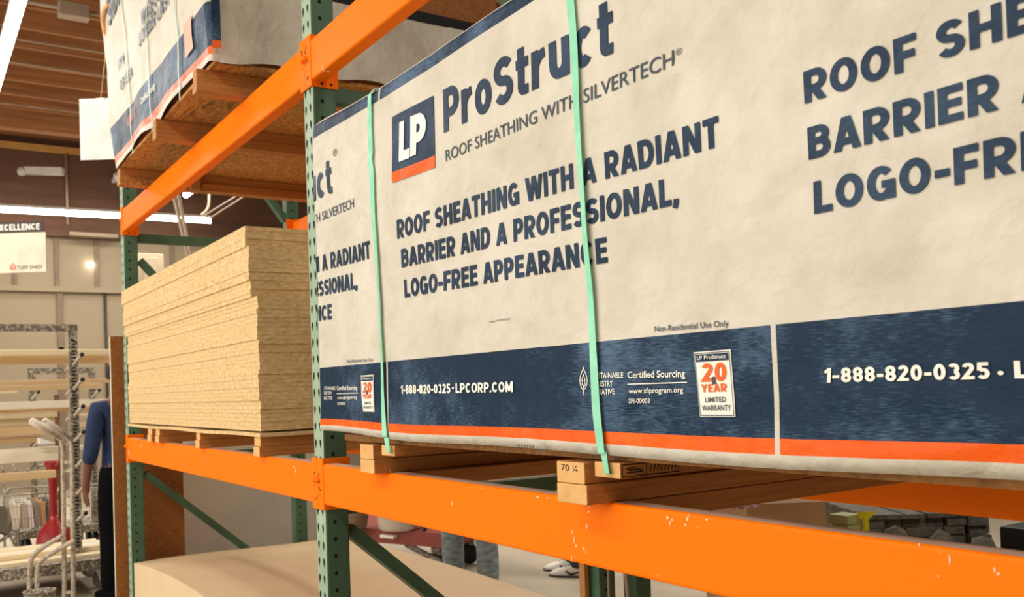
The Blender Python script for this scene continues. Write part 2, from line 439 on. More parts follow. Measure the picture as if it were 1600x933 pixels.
def beam(X0, X1, zt, label, h=0.1216, con=(1.1012, 1.2553), rear=False, group='orange load beams', con_h=None):
    """X0 / X1: facing sides of the two posts"""
    yb = 0 if not rear else RD
    s = 1 if not rear else -1
    def Y(v): return yb+s*v
    t = thing('load_beam', label, 'rack beam', ((X0+X1)/2, yb, zt), group)
    mb = MB()
    x0, x1 = X0+.005, X1-.005
    y0, y1 = Y(-.004), Y(.044)
    n = 24; r = .006
    prof = [(y0, zt-h+r), (y0, zt-r), (y0+s*r*.3, zt-r*.3), (y0+s*r, zt), (y1-s*r, zt), (y1, zt-r), (y1, zt-h+r), (y1-s*r, zt-h), (y0+s*r, zt-h), (y0+s*r*.3, zt-h+r*.3)]
    vs = []; m = len(prof)
    for i in range(n+1):
        f = i/n; sag = 0.0
        for (y, z) in prof: vs.append((x0+(x1-x0)*f, y, z+sag))
    fs = []; mi = []
    for i in range(n):
        for k in range(m):
            q = (i*m+k, i*m+(k+1) % m, (i+1)*m+(k+1) % m, (i+1)*m+k)
            fs.append(q if not rear else q[::-1]); mi.append(1 if k == 3 else 0)
    for q, mm in zip(fs, mi): pass
    o0 = len(mb.v); mb.v += vs
    for q, mm in zip(fs, mi): mb.f.append([o0+j for j in q]); mb.m.append(mm); mb.sm.append(False)
    mb.build('beam_box', [ORANGE_SCUFF if not rear else ORANGE, DUST], t)
    cb, ct = con
    for xs, sg in ((X0, -1), (X1, 1)):
        mb = MB()
        # side plate on the post's inner side, and the lip over half of the post's face
        mb.box((xs, Y(-.006), cb), (xs-sg*.006, Y(.082), ct), 0, bev=.0015)
        mb.box((xs-sg*.003, Y(-.007), cb), (xs+sg*.0375, Y(-.001), ct), 0, bev=.002)
        xo = xs-sg*.0068
        for yy in (.028, .058):
            for zz in ((cb+.011),):
                ring = [(xo, Y(yy)+.0045*math.cos(a*PI/4)*sg, zz+.0045*math.sin(a*PI/4)) for a in range(8)]
                mb.add(ring, [list(range(8))], 1)
        random.seed(int(abs(xs)*100)+int(zt*10))
        for _ in range(7):
            cx = xs+sg*random.uniform(.012, .034); cz = (cb+ct)/2+random.uniform(-.05, .05); rr = random.uniform(.002, .0042)
            ring = [(cx+rr*math.cos(a*PI/4), Y(-.0076), cz+1.4*rr*math.sin(a*PI/4)) for a in range(8)]
            mb.add(ring if not rear else ring[::-1], [list(range(8))], 2)
        mb.build('end_connector', [ORANGE, HOLE, RUST], t)
        mb = MB()
        mb.lathe((xs+sg*.027, Y(-.006), (cb+ct)/2+.012), [(.0, -.012), (.006, -.011), (.009, -.005), (.009, .004)], 12, axis=(0, s, 0))
        mb.build('locking_pin', ORANGE, t)
    return t
CU = (2.374, 2.5313)
for X0, X1, side in ((-LB+W, 0, 'left'), (W, LB, 'right')):
    beam(X0, X1, 1.239, {'left': 'orange lower front beam left of the middle post, under the strand board stack', 'right': 'orange lower front beam under the wide wrapped bundle, with chipped paint'}[side])
    beam(X0, X1, 2.514, {'left': 'orange upper front beam rising from the left post to the middle post', 'right': 'orange upper front beam right of the middle post, cut off by the frame top'}[side], con=CU)
    beam(X0, X1, 1.239, {'left': 'orange lower rear beam behind the bare strand board stack', 'right': 'shaded orange lower rear beam seen below the wide wrapped bundle'}[side], rear=True)
    beam(X0, X1, 2.514, {'left': 'orange upper rear beam seen above the bare strand board stack', 'right': 'orange upper rear beam hidden behind the wide wrapped bundle'}[side], con=CU, rear=True)
# chips knocked out of the front beams' paint
def chips(bm_label, spots):
    o = [b for b in C.objects if b.get('label', '').startswith(bm_label)][0]
    mb = MB()
    for (px, py, w_, h_) in spots:
        c = at(px, py, Y=-.0046); k = 9
        ring = []
        for a in range(k):
            an = 2*PI*a/k; rr = random.uniform(.5, 1.1)
            ring.append((c.x+w_*rr*math.cos(an), -.0046, c.z+h_*rr*math.sin(an)))
        mb.add(ring, [list(range(k))], 0)
    mb.build('paint_chips', mat('chipped paint primer', (238, 190, 150), .8), o)
random.seed(13)
chips('orange lower front beam under', [(921, 790, .003, .008), (920, 800, .004, .003), (917, 823, .003, .005), (894, 832, .0015, .007), (897, 845, .0015, .008), (900, 853, .003, .004), (912, 857, .004, .004), (916, 863, .002, .003), (893, 872, .002, .007),
    (1043, 809, .004, .004), (1047, 817, .002, .006), (1050, 812, .003, .003), (1074, 811, .004, .004), (1071, 820, .003, .003), (1077, 806, .002, .003), (1104, 812, .004, .002), (1090, 824, .001, .003), (1484, 873, .0016, .009), (1470, 863, .001, .001),
    (1554, 890, .002, .004), (1560, 897, .0025, .003), (1436, 852, .0015, .003), (1466, 901, .001, .002), (840, 777, .005, .003), (855, 778, .004, .002), (706, 787, .003, .006), (753, 763, .003, .002), (610, 738, .001, .008), (1028, 899, .0015, .003)])
chips('orange lower front beam left', [(462, 736, .006, .009), (459, 730, .006, .003), (322, 722, .002, .03), (390, 716, .004, .004), (388, 713, .003, .002), (220, 696, .008, .010)])
# ------------------------------------------------------------------ lumber
def lumber(a, b, label, name='lumber_runner', group=None, m=None, ends=True):
    mb = MB(); x0, y0, z0 = (min(a[i], b[i]) for i in range(3)); x1, y1, z1 = (max(a[i], b[i]) for i in range(3))
    mb.box((x0, y0, z0), (x1, y1, z1), 0, bev=0.002)
    o = mb.build(name, [m or WOOD_Y, WOOD_END])
    for p in o.data.polygons:
        if abs(p.normal.y) > .9 and ends: p.material_index = 1
    tag(o, label, 'lumber runner', group)
    return o
ZB = 1.2395
for i, (x0, x1) in enumerate(((-2.141, -2.055), (-1.974, -1.895), (-1.243, -1.184), (-.49, -.425))):
    for j in range(2):
        z0 = ZB+j*.0338
        lumber((x0, -.028+j*.004, z0), (x1, 1.06, z0+.0334), ['wooden runner under the bare strand board stack, leftmost', 'wooden runner under the bare strand board stack, second from left',
            'wooden runner under the bare strand board stack, third from left', 'wooden runner under the right end of the bare strand board stack'][i]+(', lower board' if j == 0 else ', upper board'),
            group='runners under the bare strand board stack')

# bare strand board stack: individual sheets
SZ0 = 1.3085; TH = 0.01505
def sheet_mesh(name, lx, ly, th, m, fn=None, nx=1, ny=1):
    mb = MB(); vs = []; idx = {}
    for k in (0, 1):
        for i in range(nx+1):
            for j in range(ny+1):
                x = lx*i/nx; y = ly*j/ny; z = th*k + (fn(i/nx, j/ny) if fn else 0)
                idx[(k, i, j)] = len(vs); vs.append((x, y, z))
    fs = []
    for i in range(nx):
        for j in range(ny):
            fs.append([idx[(1, i, j)], idx[(1, i+1, j)], idx[(1, i+1, j+1)], idx[(1, i, j+1)]])
            fs.append([idx[(0, i, j)], idx[(0, i, j+1)], idx[(0, i+1, j+1)], idx[(0, i+1, j)]])
    for i in range(nx):
        fs.append([idx[(0, i, 0)], idx[(0, i+1, 0)], idx[(1, i+1, 0)], idx[(1, i, 0)]])
        fs.append([idx[(0, i+1, ny)], idx[(0, i, ny)], idx[(1, i, ny)], idx[(1, i+1, ny)]])
    for j in range(ny):
        fs.append([idx[(0, 0, j+1)], idx[(0, 0, j)], idx[(1, 0, j)], idx[(1, 0, j+1)]])
        fs.append([idx[(0, nx, j)], idx[(0, nx, j+1)], idx[(1, nx, j+1)], idx[(1, nx, j)]])
    mb.add(vs, fs)
    return mb.build(name, m)
proto = sheet_mesh('strand_board_sheet', 2.17, 1.2, TH-.0004, OSB_EDGE)
GRP = 'plain sheets in the bare strand board stack'
random.seed(3)
nsh = 47
z = SZ0+.018
N_ = 0
zs_list = []
while z < 2.043:
    zs_list.append(z); z += TH
for i, z in enumerate(zs_list):
    o = proto if i == 0 else proto.copy()
    if i: C.objects.link(o)
    if z < 1.785: xr = -.425; yf = -.02
    elif z < 1.965: xr = -.478; yf = -.026
    else: xr = -.508; yf = -.03
    if z > 1.965: dy = .0
    grp_off = (-.004 if (i//7) % 2 else 0)
    o.location = (xr-2.17+random.uniform(-.003, .003), yf+grp_off+random.uniform(-.0015, .0015), z)
    if z == zs_list[-1]:
        tag(o, 'topmost sheet of the bare strand board stack', 'strand board'); o['group'] = 'strand board stack'
    else:
        tag(o, 'plain strand board sheet inside the tall bare stack on the lower beams', 'strand board', GRP)
def sagf(u, v): return -.010*math.sin(PI*min(1, u*1.25))**2 if u < .8 else 0
o = sheet_mesh('strand_board_sheet', 2.19, 1.2, .0125, OSB_EDGE, lambda u, v: -.004*math.sin(u*7.0)**2, 40, 1)
o.location = (-.405-2.19, -.03, SZ0); tag(o, 'lowest strand board sheet, wavy, resting on the wooden runners', 'strand board', 'strand board stack')
for p in o.data.polygons: pass

# ------------------------------------------------------------------ fibreboard stack on the bottom level
def mdf_fn(u, v):
    e = u*2.44
    return -.006*(1-min(1, e/.5))**1.5 + .045*math.sin(PI*min(1, u*1.05))*(1-.55*v) + .012*math.sin(5*v+2*u)*(1-v)
mproto = sheet_mesh('fibreboard_sheet', 2.44, 1.22, .0184, MDF, mdf_fn, 30, 10)
for p in mproto.data.polygons: p.use_smooth = False
for i in range(23):
    o = mproto if i == 0 else mproto.copy()
    if i: C.objects.link(o)
    o.location = (-2.738, .012, .113+i*.019)
    if i == 22: tag(o, 'bowed top sheet of the pale fibreboard stack on the bottom level', 'fibreboard')
    else: tag(o, 'pale fibreboard sheet lying inside the low stack on the bottom level', 'fibreboard', 'sheets in the fibreboard stack')
for i, x0 in enumerate((-2.6, -1.6, -.6)):
    lumber((x0, 0.02, 0.0), (x0+.09, 1.22, .0745), ['floor runner under the left end of the fibreboard stack', 'floor runner under the middle of the fibreboard stack', 'floor runner under the right end of the fibreboard stack'][i], group='floor runners under fibreboard')

# ------------------------------------------------------------------ wrapped bundles
def disp(x, z, amp=1.0):
    return (noise.noise(Vector((x*2.1, z*2.7, 3.3)))*.007 + noise.noise(Vector((x*6+9, z*8, 1.7)))*.0028)*amp

CREASES = [(1.835, 1.345, 1.90, 1.45, .006), (1.90, 1.45, 1.98, 1.35, .005), (1.90, 1.352, 2.10, 1.368, .007), (2.04, 1.43, 2.16, 1.345, .006), (.24, 1.52, .27, 1.38, .005), (1.60, 1.90, 1.85, 2.02, .004), (1.9, 1.58, 2.2, 1.63, .004), (1.1, 1.60, 1.35, 1.55, .003), (.66, 1.70, .70, 2.0, .004), (.50, 2.10, .62, 2.00, .006)]
class Bundle:
    """front wrap plane at y = y0, with print placed in (x, z)"""
    def __init__(s, t, x0, x1, y0, zb, zt, depth, ztop_fn=None, zbot_fn=None, amp=1.0, lean=None):
        s.t, s.x0, s.x1, s.y0, s.zb, s.zt, s.depth, s.amp = t, x0, x1, y0, zb, zt, depth, amp
        s.zbot = zbot_fn or (lambda x: 0.0); s.ztop = ztop_fn or (lambda x: 0.0); s.lean = lean or (lambda x, z: x)
    def pos(s, x, z, off=0.0):
        y = s.y0 + disp(x, z, s.amp)
        if s.amp == 1.0:
            for (xa, za, xb_, zb_, h_) in CREASES:      # folds pressed into the wrap
                dx, dz = xb_-xa, zb_-za; L2 = dx*dx+dz*dz
                u_ = max(0, min(1, ((x-xa)*dx+(z-za)*dz)/L2))
                d_ = math.hypot(x-xa-dx*u_, z-za-dz*u_)
                y -= h_*math.exp(-(d_/.009)**2)*math.sin(PI*(.1+.8*u_))
        e = min(x-s.x0, s.x1-x)
        if e < .03: y += .03*(1-max(0, e)/.03)**2
        if z > s.zt-.02: y += .012*((z-(s.zt-.02))/.02)**2
        f = max(0, 1-(z-s.zb)/.08)
        g = max(0, 1-(s.zt-z)/.10)
        zz = z + s.zbot(x)*f + s.ztop(x)*g
        y -= .004*f*math.sin(x*11)
        return Vector((s.lean(x, z), y-off, zz))
    def sheet(s, bands, seams, seam_w, mats, name='wrap'):
        """bands: list of (z_low, z_high, material index)"""
        zs = set([s.zb, s.zt]); n = int((s.zt-s.zb)/.014)
        base = [s.zb+(s.zt-s.zb)*i/n for i in range(n+1)]
        bd = sorted(set([b for a, c, _ in bands for b in (a, c)]))
        zs = [z for z in base if all(abs(z-b) > .006 for b in bd)]+bd+[s.zb, s.zt]
        zs = sorted(set(round(z, 5) for z in zs))
        n = int((s.x1-s.x0)/.016)
        xb = [e for q in seams for e in (q-seam_w/2, q+seam_w/2)]
        xs = [s.x0+(s.x1-s.x0)*i/n for i in range(n+1)]
        xs = [x for x in xs if all(abs(x-b) > .004 for b in xb)]+xb+[s.x0, s.x1, s.x0+.004, s.x0+.01]
        xs = sorted(set(round(x, 5) for x in xs))
        mb = MB(); vs = [s.pos(x, z) for z in zs for x in xs]; nx = len(xs)
        mb.v = [tuple(v) for v in vs]
        for j in range(len(zs)-1):
            zc = (zs[j]+zs[j+1])/2
            mi = 0
            for a, c, k in bands:
                if a <= zc <= c: mi = k
            for i in range(nx-1):
                xc = (xs[i]+xs[i+1])/2
                m2 = mi
                if any(abs(xc-q) < seam_w/2 for q in seams): m2 = 0
                mb.f.append([j*nx+i, j*nx+i+1, (j+1)*nx+i+1, (j+1)*nx+i]); mb.m.append(m2); mb.sm.append(True)
        return mb, xs, zs

def font_mesh(text, bold):
    cu = bpy.data.curves.new('type', 'FONT'); cu.body = text; cu.size = 1.0; cu.offset = bold; cu.resolution_u = 3
    if bold > .015: cu.space_character = 1.06
    ob = bpy.data.objects.new('type', cu); C.objects.link(ob)
    dg = bpy.context.evaluated_depsgraph_get(); dg.update()
    me = bpy.data.meshes.new_from_object(ob.evaluated_get(dg))
    bpy.data.objects.remove(ob); bpy.data.curves.remove(cu)
    return me
GW = dict(I=.2, L=.52, E=.56, F=.54, H=.68, T=.60, O=.74, C=.68, G=.72, D=.68, P=.62, R=.66, B=.65, S=.62, A=.72, N=.70, W=1.04, V=.70, Y=.68, M=.84, U=.66, X=.68)
GW.update({'0': .56, '1': .34, '2': .54, '3': .54, '5': .55, '8': .56, '-': .34, '.': .2, ',': .2, '\u2022': .26, ' ': .26, 'r': .40, 'o': .58, 't': .38, 'u': .54, 'c': .52})
def arc(cx, cy, rx, ry, a0, a1, n=14):
    return [(cx+rx*math.cos(math.radians(a0+(a1-a0)*i/n)), cy+ry*math.sin(math.radians(a0+(a1-a0)*i/n))) for i in range(n+1)]
def glyph(c, t):
    """strokes (centre lines, cap height 1) of one block letter: (points, closed), clip height"""
    w = GW[c]+(t-.2)*.6; h = t/2; x = .76
    if c == 'I': return [([(h, 0), (h, 1)], 0)], w, 1
    if c == 'L': return [([(h, 1), (h, h), (w, h)], 0)], w, 1
    if c == 'E': return [([(w, 1-h), (h, 1-h), (h, h), (w, h)], 0), ([(h, .51), (w*.94, .51)], 0)], w, 1
    if c == 'F': return [([(w, 1-h), (h, 1-h), (h, 0)], 0), ([(h, .47), (w*.93, .47)], 0)], w, 1
    if c == 'H': return [([(h, 0), (h, 1)], 0), ([(w-h, 0), (w-h, 1)], 0), ([(h, .5), (w-h, .5)], 0)], w, 1
    if c == 'T': return [([(0, 1-h), (w, 1-h)], 0), ([(w/2, 0), (w/2, 1-h)], 0)], w, 1
    if c in 'O0': return [(arc(w/2, .5, w/2-h, .5-h, 0, 360, 28)[:-1], 1)], w, 1
    if c == 'C': return [(arc(w/2, .5, w/2-h, .5-h, 40, 320, 24), 0)], w, 1
    if c == 'G': return [(arc(w/2, .5, w/2-h, .5-h, 42, 318, 24)+[(w-h, .16)], 0), ([(w*.52, .46), (w-h, .46), (w-h, .02)], 0)], w, 1
    if c == 'D': return [([(h, h), (w*.45, h)]+arc(w*.45, .5, w*.55-h, .5-h, -80, 80, 16)+[(w*.45, 1-h), (h, 1-h)], 1)], w, 1
    if c in 'PR':
        g = [([(h, 0), (h, 1-h), (w*.5, 1-h)]+arc(w*.5, (1-h+.42)/2, w*.5-h, (1-h-.42)/2, 80, -80, 12)+[(w*.5, .42), (h, .42)], 0)]
        if c == 'R': g.append(([(w*.42, .46), (w*.42+.0, .44), (w-h*.95, -.06)], 0))
        return g, w, 1
    if c == 'B':
        return [([(w*.5, .53), (h, .53), (h, 1-h), (w*.5, 1-h)]+arc(w*.5, (1-h+.53)/2, w*.46-h, (1-h-.53)/2, 80, -80, 10), 1),
                ([(h, .53), (h, h), (w*.52, h)]+arc(w*.52, (h+.53)/2, w*.48-h, (.53-h)/2, -80, 80, 10)+[(w*.5, .53)], 1)], w, 1
    if c == 'S' :
        r = (1-2*h)/4
        return [(arc(w/2, 1-h-r, w/2-h, r, 28, 262, 16)+arc(w/2, h+r, w/2-h, r, 82, -152, 16), 0)], w, 1
    if c == '8':
        r = (1-2*h)/4
        return [(arc(w/2, 1-h-r, w/2-h*1.1, r, 0, 360, 20)[:-1], 1), (arc(w/2, h+r, w/2-h, r, 0, 360, 20)[:-1], 1)], w, 1
    if c == '3':
        r = (1-2*h)/4
        return [(arc(w/2, 1-h-r, w/2-h*1.1, r, 150, -80, 16), 0), (arc(w/2, h+r, w/2-h, r, 80, -150, 16), 0)], w, 1
    if c == '5': return [([(w*.92, 1-h), (h*1.3, 1-h), (h*1.1, .52)], 0), (arc(w/2, .33, w/2-h, .33-h, 140, -150, 20), 0)], w, 1
    if c == '2': return [(arc(w/2, .70, w/2-h, .30-h, 165, -25, 14)+[(h*.9, h), (w, h)], 0)], w, 1
    if c == '1': return [([(w-h, 0), (w-h, 1.0)], 0), ([(w-h, .92), (0, .70)], 0)], w, 1
    if c == 'A': return [([(h*.75, -.05), (w/2, 1.06)], 0), ([(w-h*.75, -.05), (w/2, 1.06)], 0), ([(w*.2, .27), (w*.8, .27)], 0)], w, 1
    if c == 'V': return [([(h*.75, 1.05), (w/2, -.06)], 0), ([(w-h*.75, 1.05), (w/2, -.06)], 0)], w, 1
    if c == 'Y': return [([(h*.75, 1.05), (w/2, .42)], 0), ([(w-h*.75, 1.05), (w/2, .42)], 0), ([(w/2, .46), (w/2, 0)], 0)], w, 1
    if c == 'X': return [([(h*.75, 1.05), (w-h*.75, -.05)], 0), ([(w-h*.75, 1.05), (h*.75, -.05)], 0)], w, 1
    if c == 'N': return [([(h, 0), (h, 1)], 0), ([(w-h, 0), (w-h, 1)], 0), ([(h*.9, 1.05), (w-h*.9, -.05)], 0)], w, 1
    if c == 'M': return [([(h, 0), (h, 1)], 0), ([(w-h, 0), (w-h, 1)], 0), ([(h*.9, 1.05), (w/2, .1)], 0), ([(w-h*.9, 1.05), (w/2, .1)], 0)], w, 1
    if c == 'W': return [([(h*.7, 1.05), (w*.28, -.06)], 0), ([(w*.5, 1.05), (w*.28, -.06)], 0), ([(w*.5, 1.05), (w*.72, -.06)], 0), ([(w-h*.7, 1.05), (w*.72, -.06)], 0)], w, 1
    if c == 'U': return [([(h, 1), (h, .4)]+arc(w/2, .4, w/2-h, .4-h, 180, 360, 14)+[(w-h, 1)], 0)], w, 1
    if c == '-': return [([(0, .40), (w, .40)], 0)], w, 1
    if c == '.': return [([(h, 0), (h, t)], 0)], w, 1
    if c == ',': return [([(h, .2), (h*.9, .06), (h*.3, -.12)], 0)], w, 1
    if c == '\u2022': return [(arc(w/2, .42, .045, .045, 0, 360, 10)[:-1], 1)], w, 1
    if c == 'r': return [([(h, 0), (h, x)], 0), ([(h, x*.45)]+arc(w*.98, x*.45, w*.98-h, x*.55-h, 165, 92, 8), 0)], w, x
    if c == 'o': return [(arc(w/2, x/2, w/2-h, x/2-h, 0, 360, 24)[:-1], 1)], w, x
    if c == 'c': return [(arc(w/2, x/2, w/2-h, x/2-h, 46, 314, 20), 0)], w, x
    if c == 't': return [([(h+.06, .98), (h+.06, h*1.6)]+arc(h+.06+h*1.3, h*1.75, h*1.3, h*.75, 180, 270, 5)+[(w, h)], 0), ([(0, x-h), (w, x-h)], 0)], w, 1
    if c == 'u': return [([(h, x), (h, .3)]+arc(w/2, .32, w/2-h, .32-h, 180, 360, 12)+[(w-h, x)], 0), ([(w-h, 0), (w-h, .3)], 0)], w, x
    return [], w, 1
def ribbon(pts, t, closed):
    P = [Vector(p) for p in pts]; n = len(P); L_ = []; R_ = []
    for i in range(n):
        a = P[i-1] if (i > 0 or closed) else None
        b = P[(i+1) % n] if (i < n-1 or closed) else None
        d1 = (P[i]-a).normalized() if a is not None else (b-P[i]).normalized()
        d2 = (b-P[i]).normalized() if b is not None else d1
        m_ = (d1+d2)
        if m_.length < 1e-4: m_ = d1
        m_.normalize(); nn = Vector((-m_.y, m_.x)); k_ = max(.45, nn.dot(Vector((-d1.y, d1.x))))
        o_ = nn*(t/2/k_)
        L_.append(P[i]+o_); R_.append(P[i]-o_)
    return L_, R_
def block_mesh(text, t):
    bm = bmesh.new(); x = 0
    for c in text:
        strokes, w, top = glyph(c, t)
        for pts, cl in strokes:
            L_, R_ = ribbon(pts, t if c != '\u2022' else .16, cl); n = len(L_)
            va = [bm.verts.new((p.x+x, min(1, max(-.16 if c == ',' else 0, p.y)), 0)) for p in L_]
            vb = [bm.verts.new((p.x+x, min(1, max(-.16 if c == ',' else 0, p.y)), 0)) for p in R_]
            if any(p.y > 1.001 or p.y < -.001 for p in L_+R_) and c in 'AVWNMYRX':
                # cut diagonals flat at cap height and baseline instead of squashing them
                for va_, P_ in ((va, L_), (vb, R_)):
                    for i, v in enumerate(va_):
                        p = P_[i]; q = P_[i-1] if i > 0 else P_[i+1]
                        lim = 1 if p.y > 1 else 0 if p.y < 0 else None
                        if lim is not None and abs(q.y-p.y) > 1e-6:
                            f = (lim-p.y)/(q.y-p.y); v.co = Vector((p.x+(q.x-p.x)*f+x, lim, 0))
            for i in range(n if cl else n-1):
                j = (i+1) % n
                try: bm.faces.new((va[i], vb[i], vb[j], va[j]))
                except ValueError: pass
        x += w+.10
    return bm
CAP = None
def lettering(B, text, p0, p1, cap, m, bold=0.02, off=.0017, name='printed_lettering', parent=None, clip=None, shear=0.0, maxlen=.05, block=0):
    """text from p0=(x,z) to p1=(x,z) on the bundle's front"""
    global CAP
    if CAP is None:
        mh = font_mesh('H', 0); CAP = max(v.co.y for v in mh.vertices)
    if block:
        bm = block_mesh(text, block)
    else:
        me = font_mesh(text, bold)
        bm = bmesh.new(); bm.from_mesh(me); bpy.data.meshes.remove(me)
    if not bm.verts: bm.free(); return None
    xa = min(v.co.x for v in bm.verts); xb = max(v.co.x for v in bm.verts)
    for v in bm.verts:
        f = (v.co.x-xa)/(xb-xa); g = v.co.y if block else (v.co.y)/(CAP+2*bold)+bold/(CAP+2*bold)
        v.co = Vector((p0[0]+(p1[0]-p0[0])*f+shear*g*cap, 0, p0[1]+(p1[1]-p0[1])*f+g*cap))
    for _ in range(4):
        es = [e for e in bm.edges if e.calc_length() > maxlen]
        if not es: break
        bmesh.ops.subdivide_edges(bm, edges=es, cuts=1)
        bmesh.ops.triangulate(bm, faces=bm.faces[:])
    if clip is not None:
        for cx, no in clip:
            bmesh.ops.bisect_plane(bm, geom=bm.verts[:]+bm.edges[:]+bm.faces[:], plane_co=(cx, 0, 0), plane_no=(no, 0, 0), clear_outer=True)
    if not bm.verts: bm.free(); return None
    for v in bm.verts: v.co = B.pos(v.co.x, v.co.z, off)
    bmesh.ops.recalc_face_normals(bm, faces=bm.faces[:])
    mesh = bpy.data.meshes.new(name); bm.to_mesh(mesh); bm.free(); mesh.materials.append(m)
    o = bpy.data.objects.new(name, mesh); C.objects.link(o)
    par = parent or B.t
    o.parent = par
    if par.type == 'EMPTY': o.matrix_parent_inverse = Matrix.Translation(-par.location)
    return o
def patch(B, quad, m, name, off=.0018, parent=None, n=8, clip=None):
    """quad BL BR TR TL in (x,z)"""
    bl, br, tr, tl = [Vector((q[0], 0, q[1])) for q in quad]
    mb = MB(); vs = []
    for j in range(n+1):
        for i in range(n+1):
            a = bl.lerp(br, i/n); b = tl.lerp(tr, i/n); p = a.lerp(b, j/n); 
            if clip: p.x = min(max(p.x, clip[0]), clip[1])
            vs.append(B.pos(p.x, p.z, off))
    mb.add(vs, [(j*(n+1)+i, j*(n+1)+i+1, (j+1)*(n+1)+i+1, (j+1)*(n+1)+i) for j in range(n) for i in range(n)], 0, True)
    return mb.build(name, m, parent or B.t)
def stroke(B, lines, w, m, name, off=.0014, parent=None):
    mb = MB()
    for pts in lines:
        for a, b in zip(pts, pts[1:]):
            a, b = Vector((a[0], a[1])), Vector((b[0], b[1])); d = (b-a)
            if d.length < 1e-6: continue
            d.normalize(); nn = Vector((-d.y, d.x))*w/2; e = d*w*.4
            q = [a-nn-e, b-nn+e, b+nn+e, a+nn-e]
            mb.add([B.pos(p.x, p.y, off) for p in q], [(0, 1, 2, 3)])
    return mb.build(name, m, parent or B.t)
def P2(px, py, Y=-.05):
    p = at(px, py, Y=Y); return (p.x, p.z)

# --- the wide bundle at the right
BX0, BX1, BZ0, BZ1 = .163, 2.6, 1.338, 2.212
t = thing('wrapped_panel_bundle', 'wide white wrapped bundle of roof panels, blue and orange bands and big navy lettering', 'wrapped panels', ((BX0+BX1)/2, .5, BZ0))
def zb_fn(x): return .008*math.exp(-((x-.25)/.25)**2) - .006*min(1, max(0, (x-.6)/.8)) + .003*math.sin(x*6.5)-.004
def zt_fn(x): return .016*math.exp(-((x-.2)/.2)**2)-.004
B = Bundle(t, BX0, BX1, -.05, BZ0, BZ1, 1.2, zt_fn, zb_fn)
mb, xs, zs = B.sheet([(1.3545, 1.3735, 2), (1.3735, 1.5215, 1), (2.171, 2.204, 1)], [.622, 1.8135], .0085, None)
# ends, top and under-fold belong to the same wrap
nx = len(xs)
def wall_side(xi, rev):
    idx = [j*nx+xi for j in range(len(zs))]; base = len(mb.v); cols = 12
    for c in range(1, cols+1):
        for j, id_ in enumerate(idx):
            p = Vector(mb.v[id_]); y = p.y+(1.19)*(c/cols)
            mb.v.append((p.x+disp(y*3, p.z)*.8, y, p.z))
    def vid(c, j): return idx[j] if c == 0 else base+(c-1)*len(idx)+j
    for c in range(cols):
        for j in range(len(zs)-1):
            zc = (zs[j]+zs[j+1])/2; mi = 0
            if c < 1 and not rev:
                mi = 2 if 1.3545 < zc < 1.3735 else 1 if (1.3735 < zc < 1.5215 or 2.171 < zc < 2.204) else 0
            q = [vid(c, j), vid(c+1, j), vid(c+1, j+1), vid(c, j+1)]
            mb.f.append(q if rev else q[::-1]); mb.m.append(mi); mb.sm.append(True)
wall_side(0, False); wall_side(nx-1, True)
base = len(mb.v); j = len(zs)-1
for i in range(nx):
    p = mb.v[j*nx+i]; mb.v.append((p[0], p[1]+1.18, p[2]-.004))
for i in range(nx-1):
    mb.f.append([j*nx+i, j*nx+i+1, base+i+1, base+i]); mb.m.append(0); mb.sm.append(False)
base = len(mb.v)
for i in range(nx):
    p = mb.v[i]; mb.v.append((p[0], p[1]+.035, p[2]+.012))
for i in range(nx-1):
    mb.f.append([i, base+i, base+i+1, i+1]); mb.m.append(0); mb.sm.append(True)
mb.build('wrap', [WRAP, BLUE, ORG_WRAP], t)
mb = MB(); mb.box((BX0+.12, -.02, 1.3165), (BX1-.02, 1.15, 1.334), 0); mb.build('bottom_board', mat('dark board edge', (112, 74, 32), .8, scale=60, col2=(150, 104, 50), bump=.3), t)
CL = [(BX0+.004, -1), (BX1-.01, 1)]
def logo(x0, x1, z0, z1, zs_, clipx=None):
    o = patch(B, [(x0, zs_), (x1, zs_-.004), (x1, z1-.004), (x0, z1)], BLUE_TXT, 'logo_panel', .0018, clip=clipx)
    patch(B, [(x0, z0), (x1, z0-.006), (x1, zs_-.004), (x0, zs_)], ORG_WRAP, 'logo_stripe', .0018, parent=t, clip=clipx)
    if clipx is None:
        w = x1-x0
        q = Vector((0, 0, 0))
        lettering(B, 'L', (x0+.17*w, zs_+.018), (x0+.42*w, zs_+.016), .092, WHITE_TXT, .035, .0032, shear=.08, parent=t, block=.25)
        lettering(B, 'P', (x0+.44*w, zs_+.018), (x0+.80*w, zs_+.014), .092, WHITE_TXT, .035, .0032, shear=.08, parent=t, block=.25)
def panel(lines):
    for (txt, p0, p1, cap, m, bold) in lines:
        blk = (.215 if txt != 'ProStruct' else .20) if m is BLUE_TXT else 0
        lettering(B, txt, p0, p1, cap, m, bold, clip=CL, block=blk)
logo(.695, .893, 1.948, 2.107, 1.973)
panel([('ProStruct', (.936, 2.008), (1.505, 1.997), .094, BLUE_TXT, .026),
       ('\u00ae', (1.522, 2.092), (1.552, 2.090), .018, GREY_TXT, 0),
       ('ROOF SHEATHING WITH SILVERTECH', (.941, 1.944), (1.646, 1.931), .0245, GREY_TXT, .004),
       ('\u00ae', (1.650, 1.944), (1.664, 1.943), .010, GREY_TXT, 0),
       ('ROOF SHEATHING WITH A RADIANT', (.706, 1.811), (1.731, 1.786), .045, BLUE_TXT, .03),
       ('BARRIER AND A PROFESSIONAL,', (.722, 1.740), (1.644, 1.719), .044, BLUE_TXT, .03),
       ('LOGO-FREE APPEARANCE', (.729, 1.668), (1.470, 1.653), .043, BLUE_TXT, .03)])
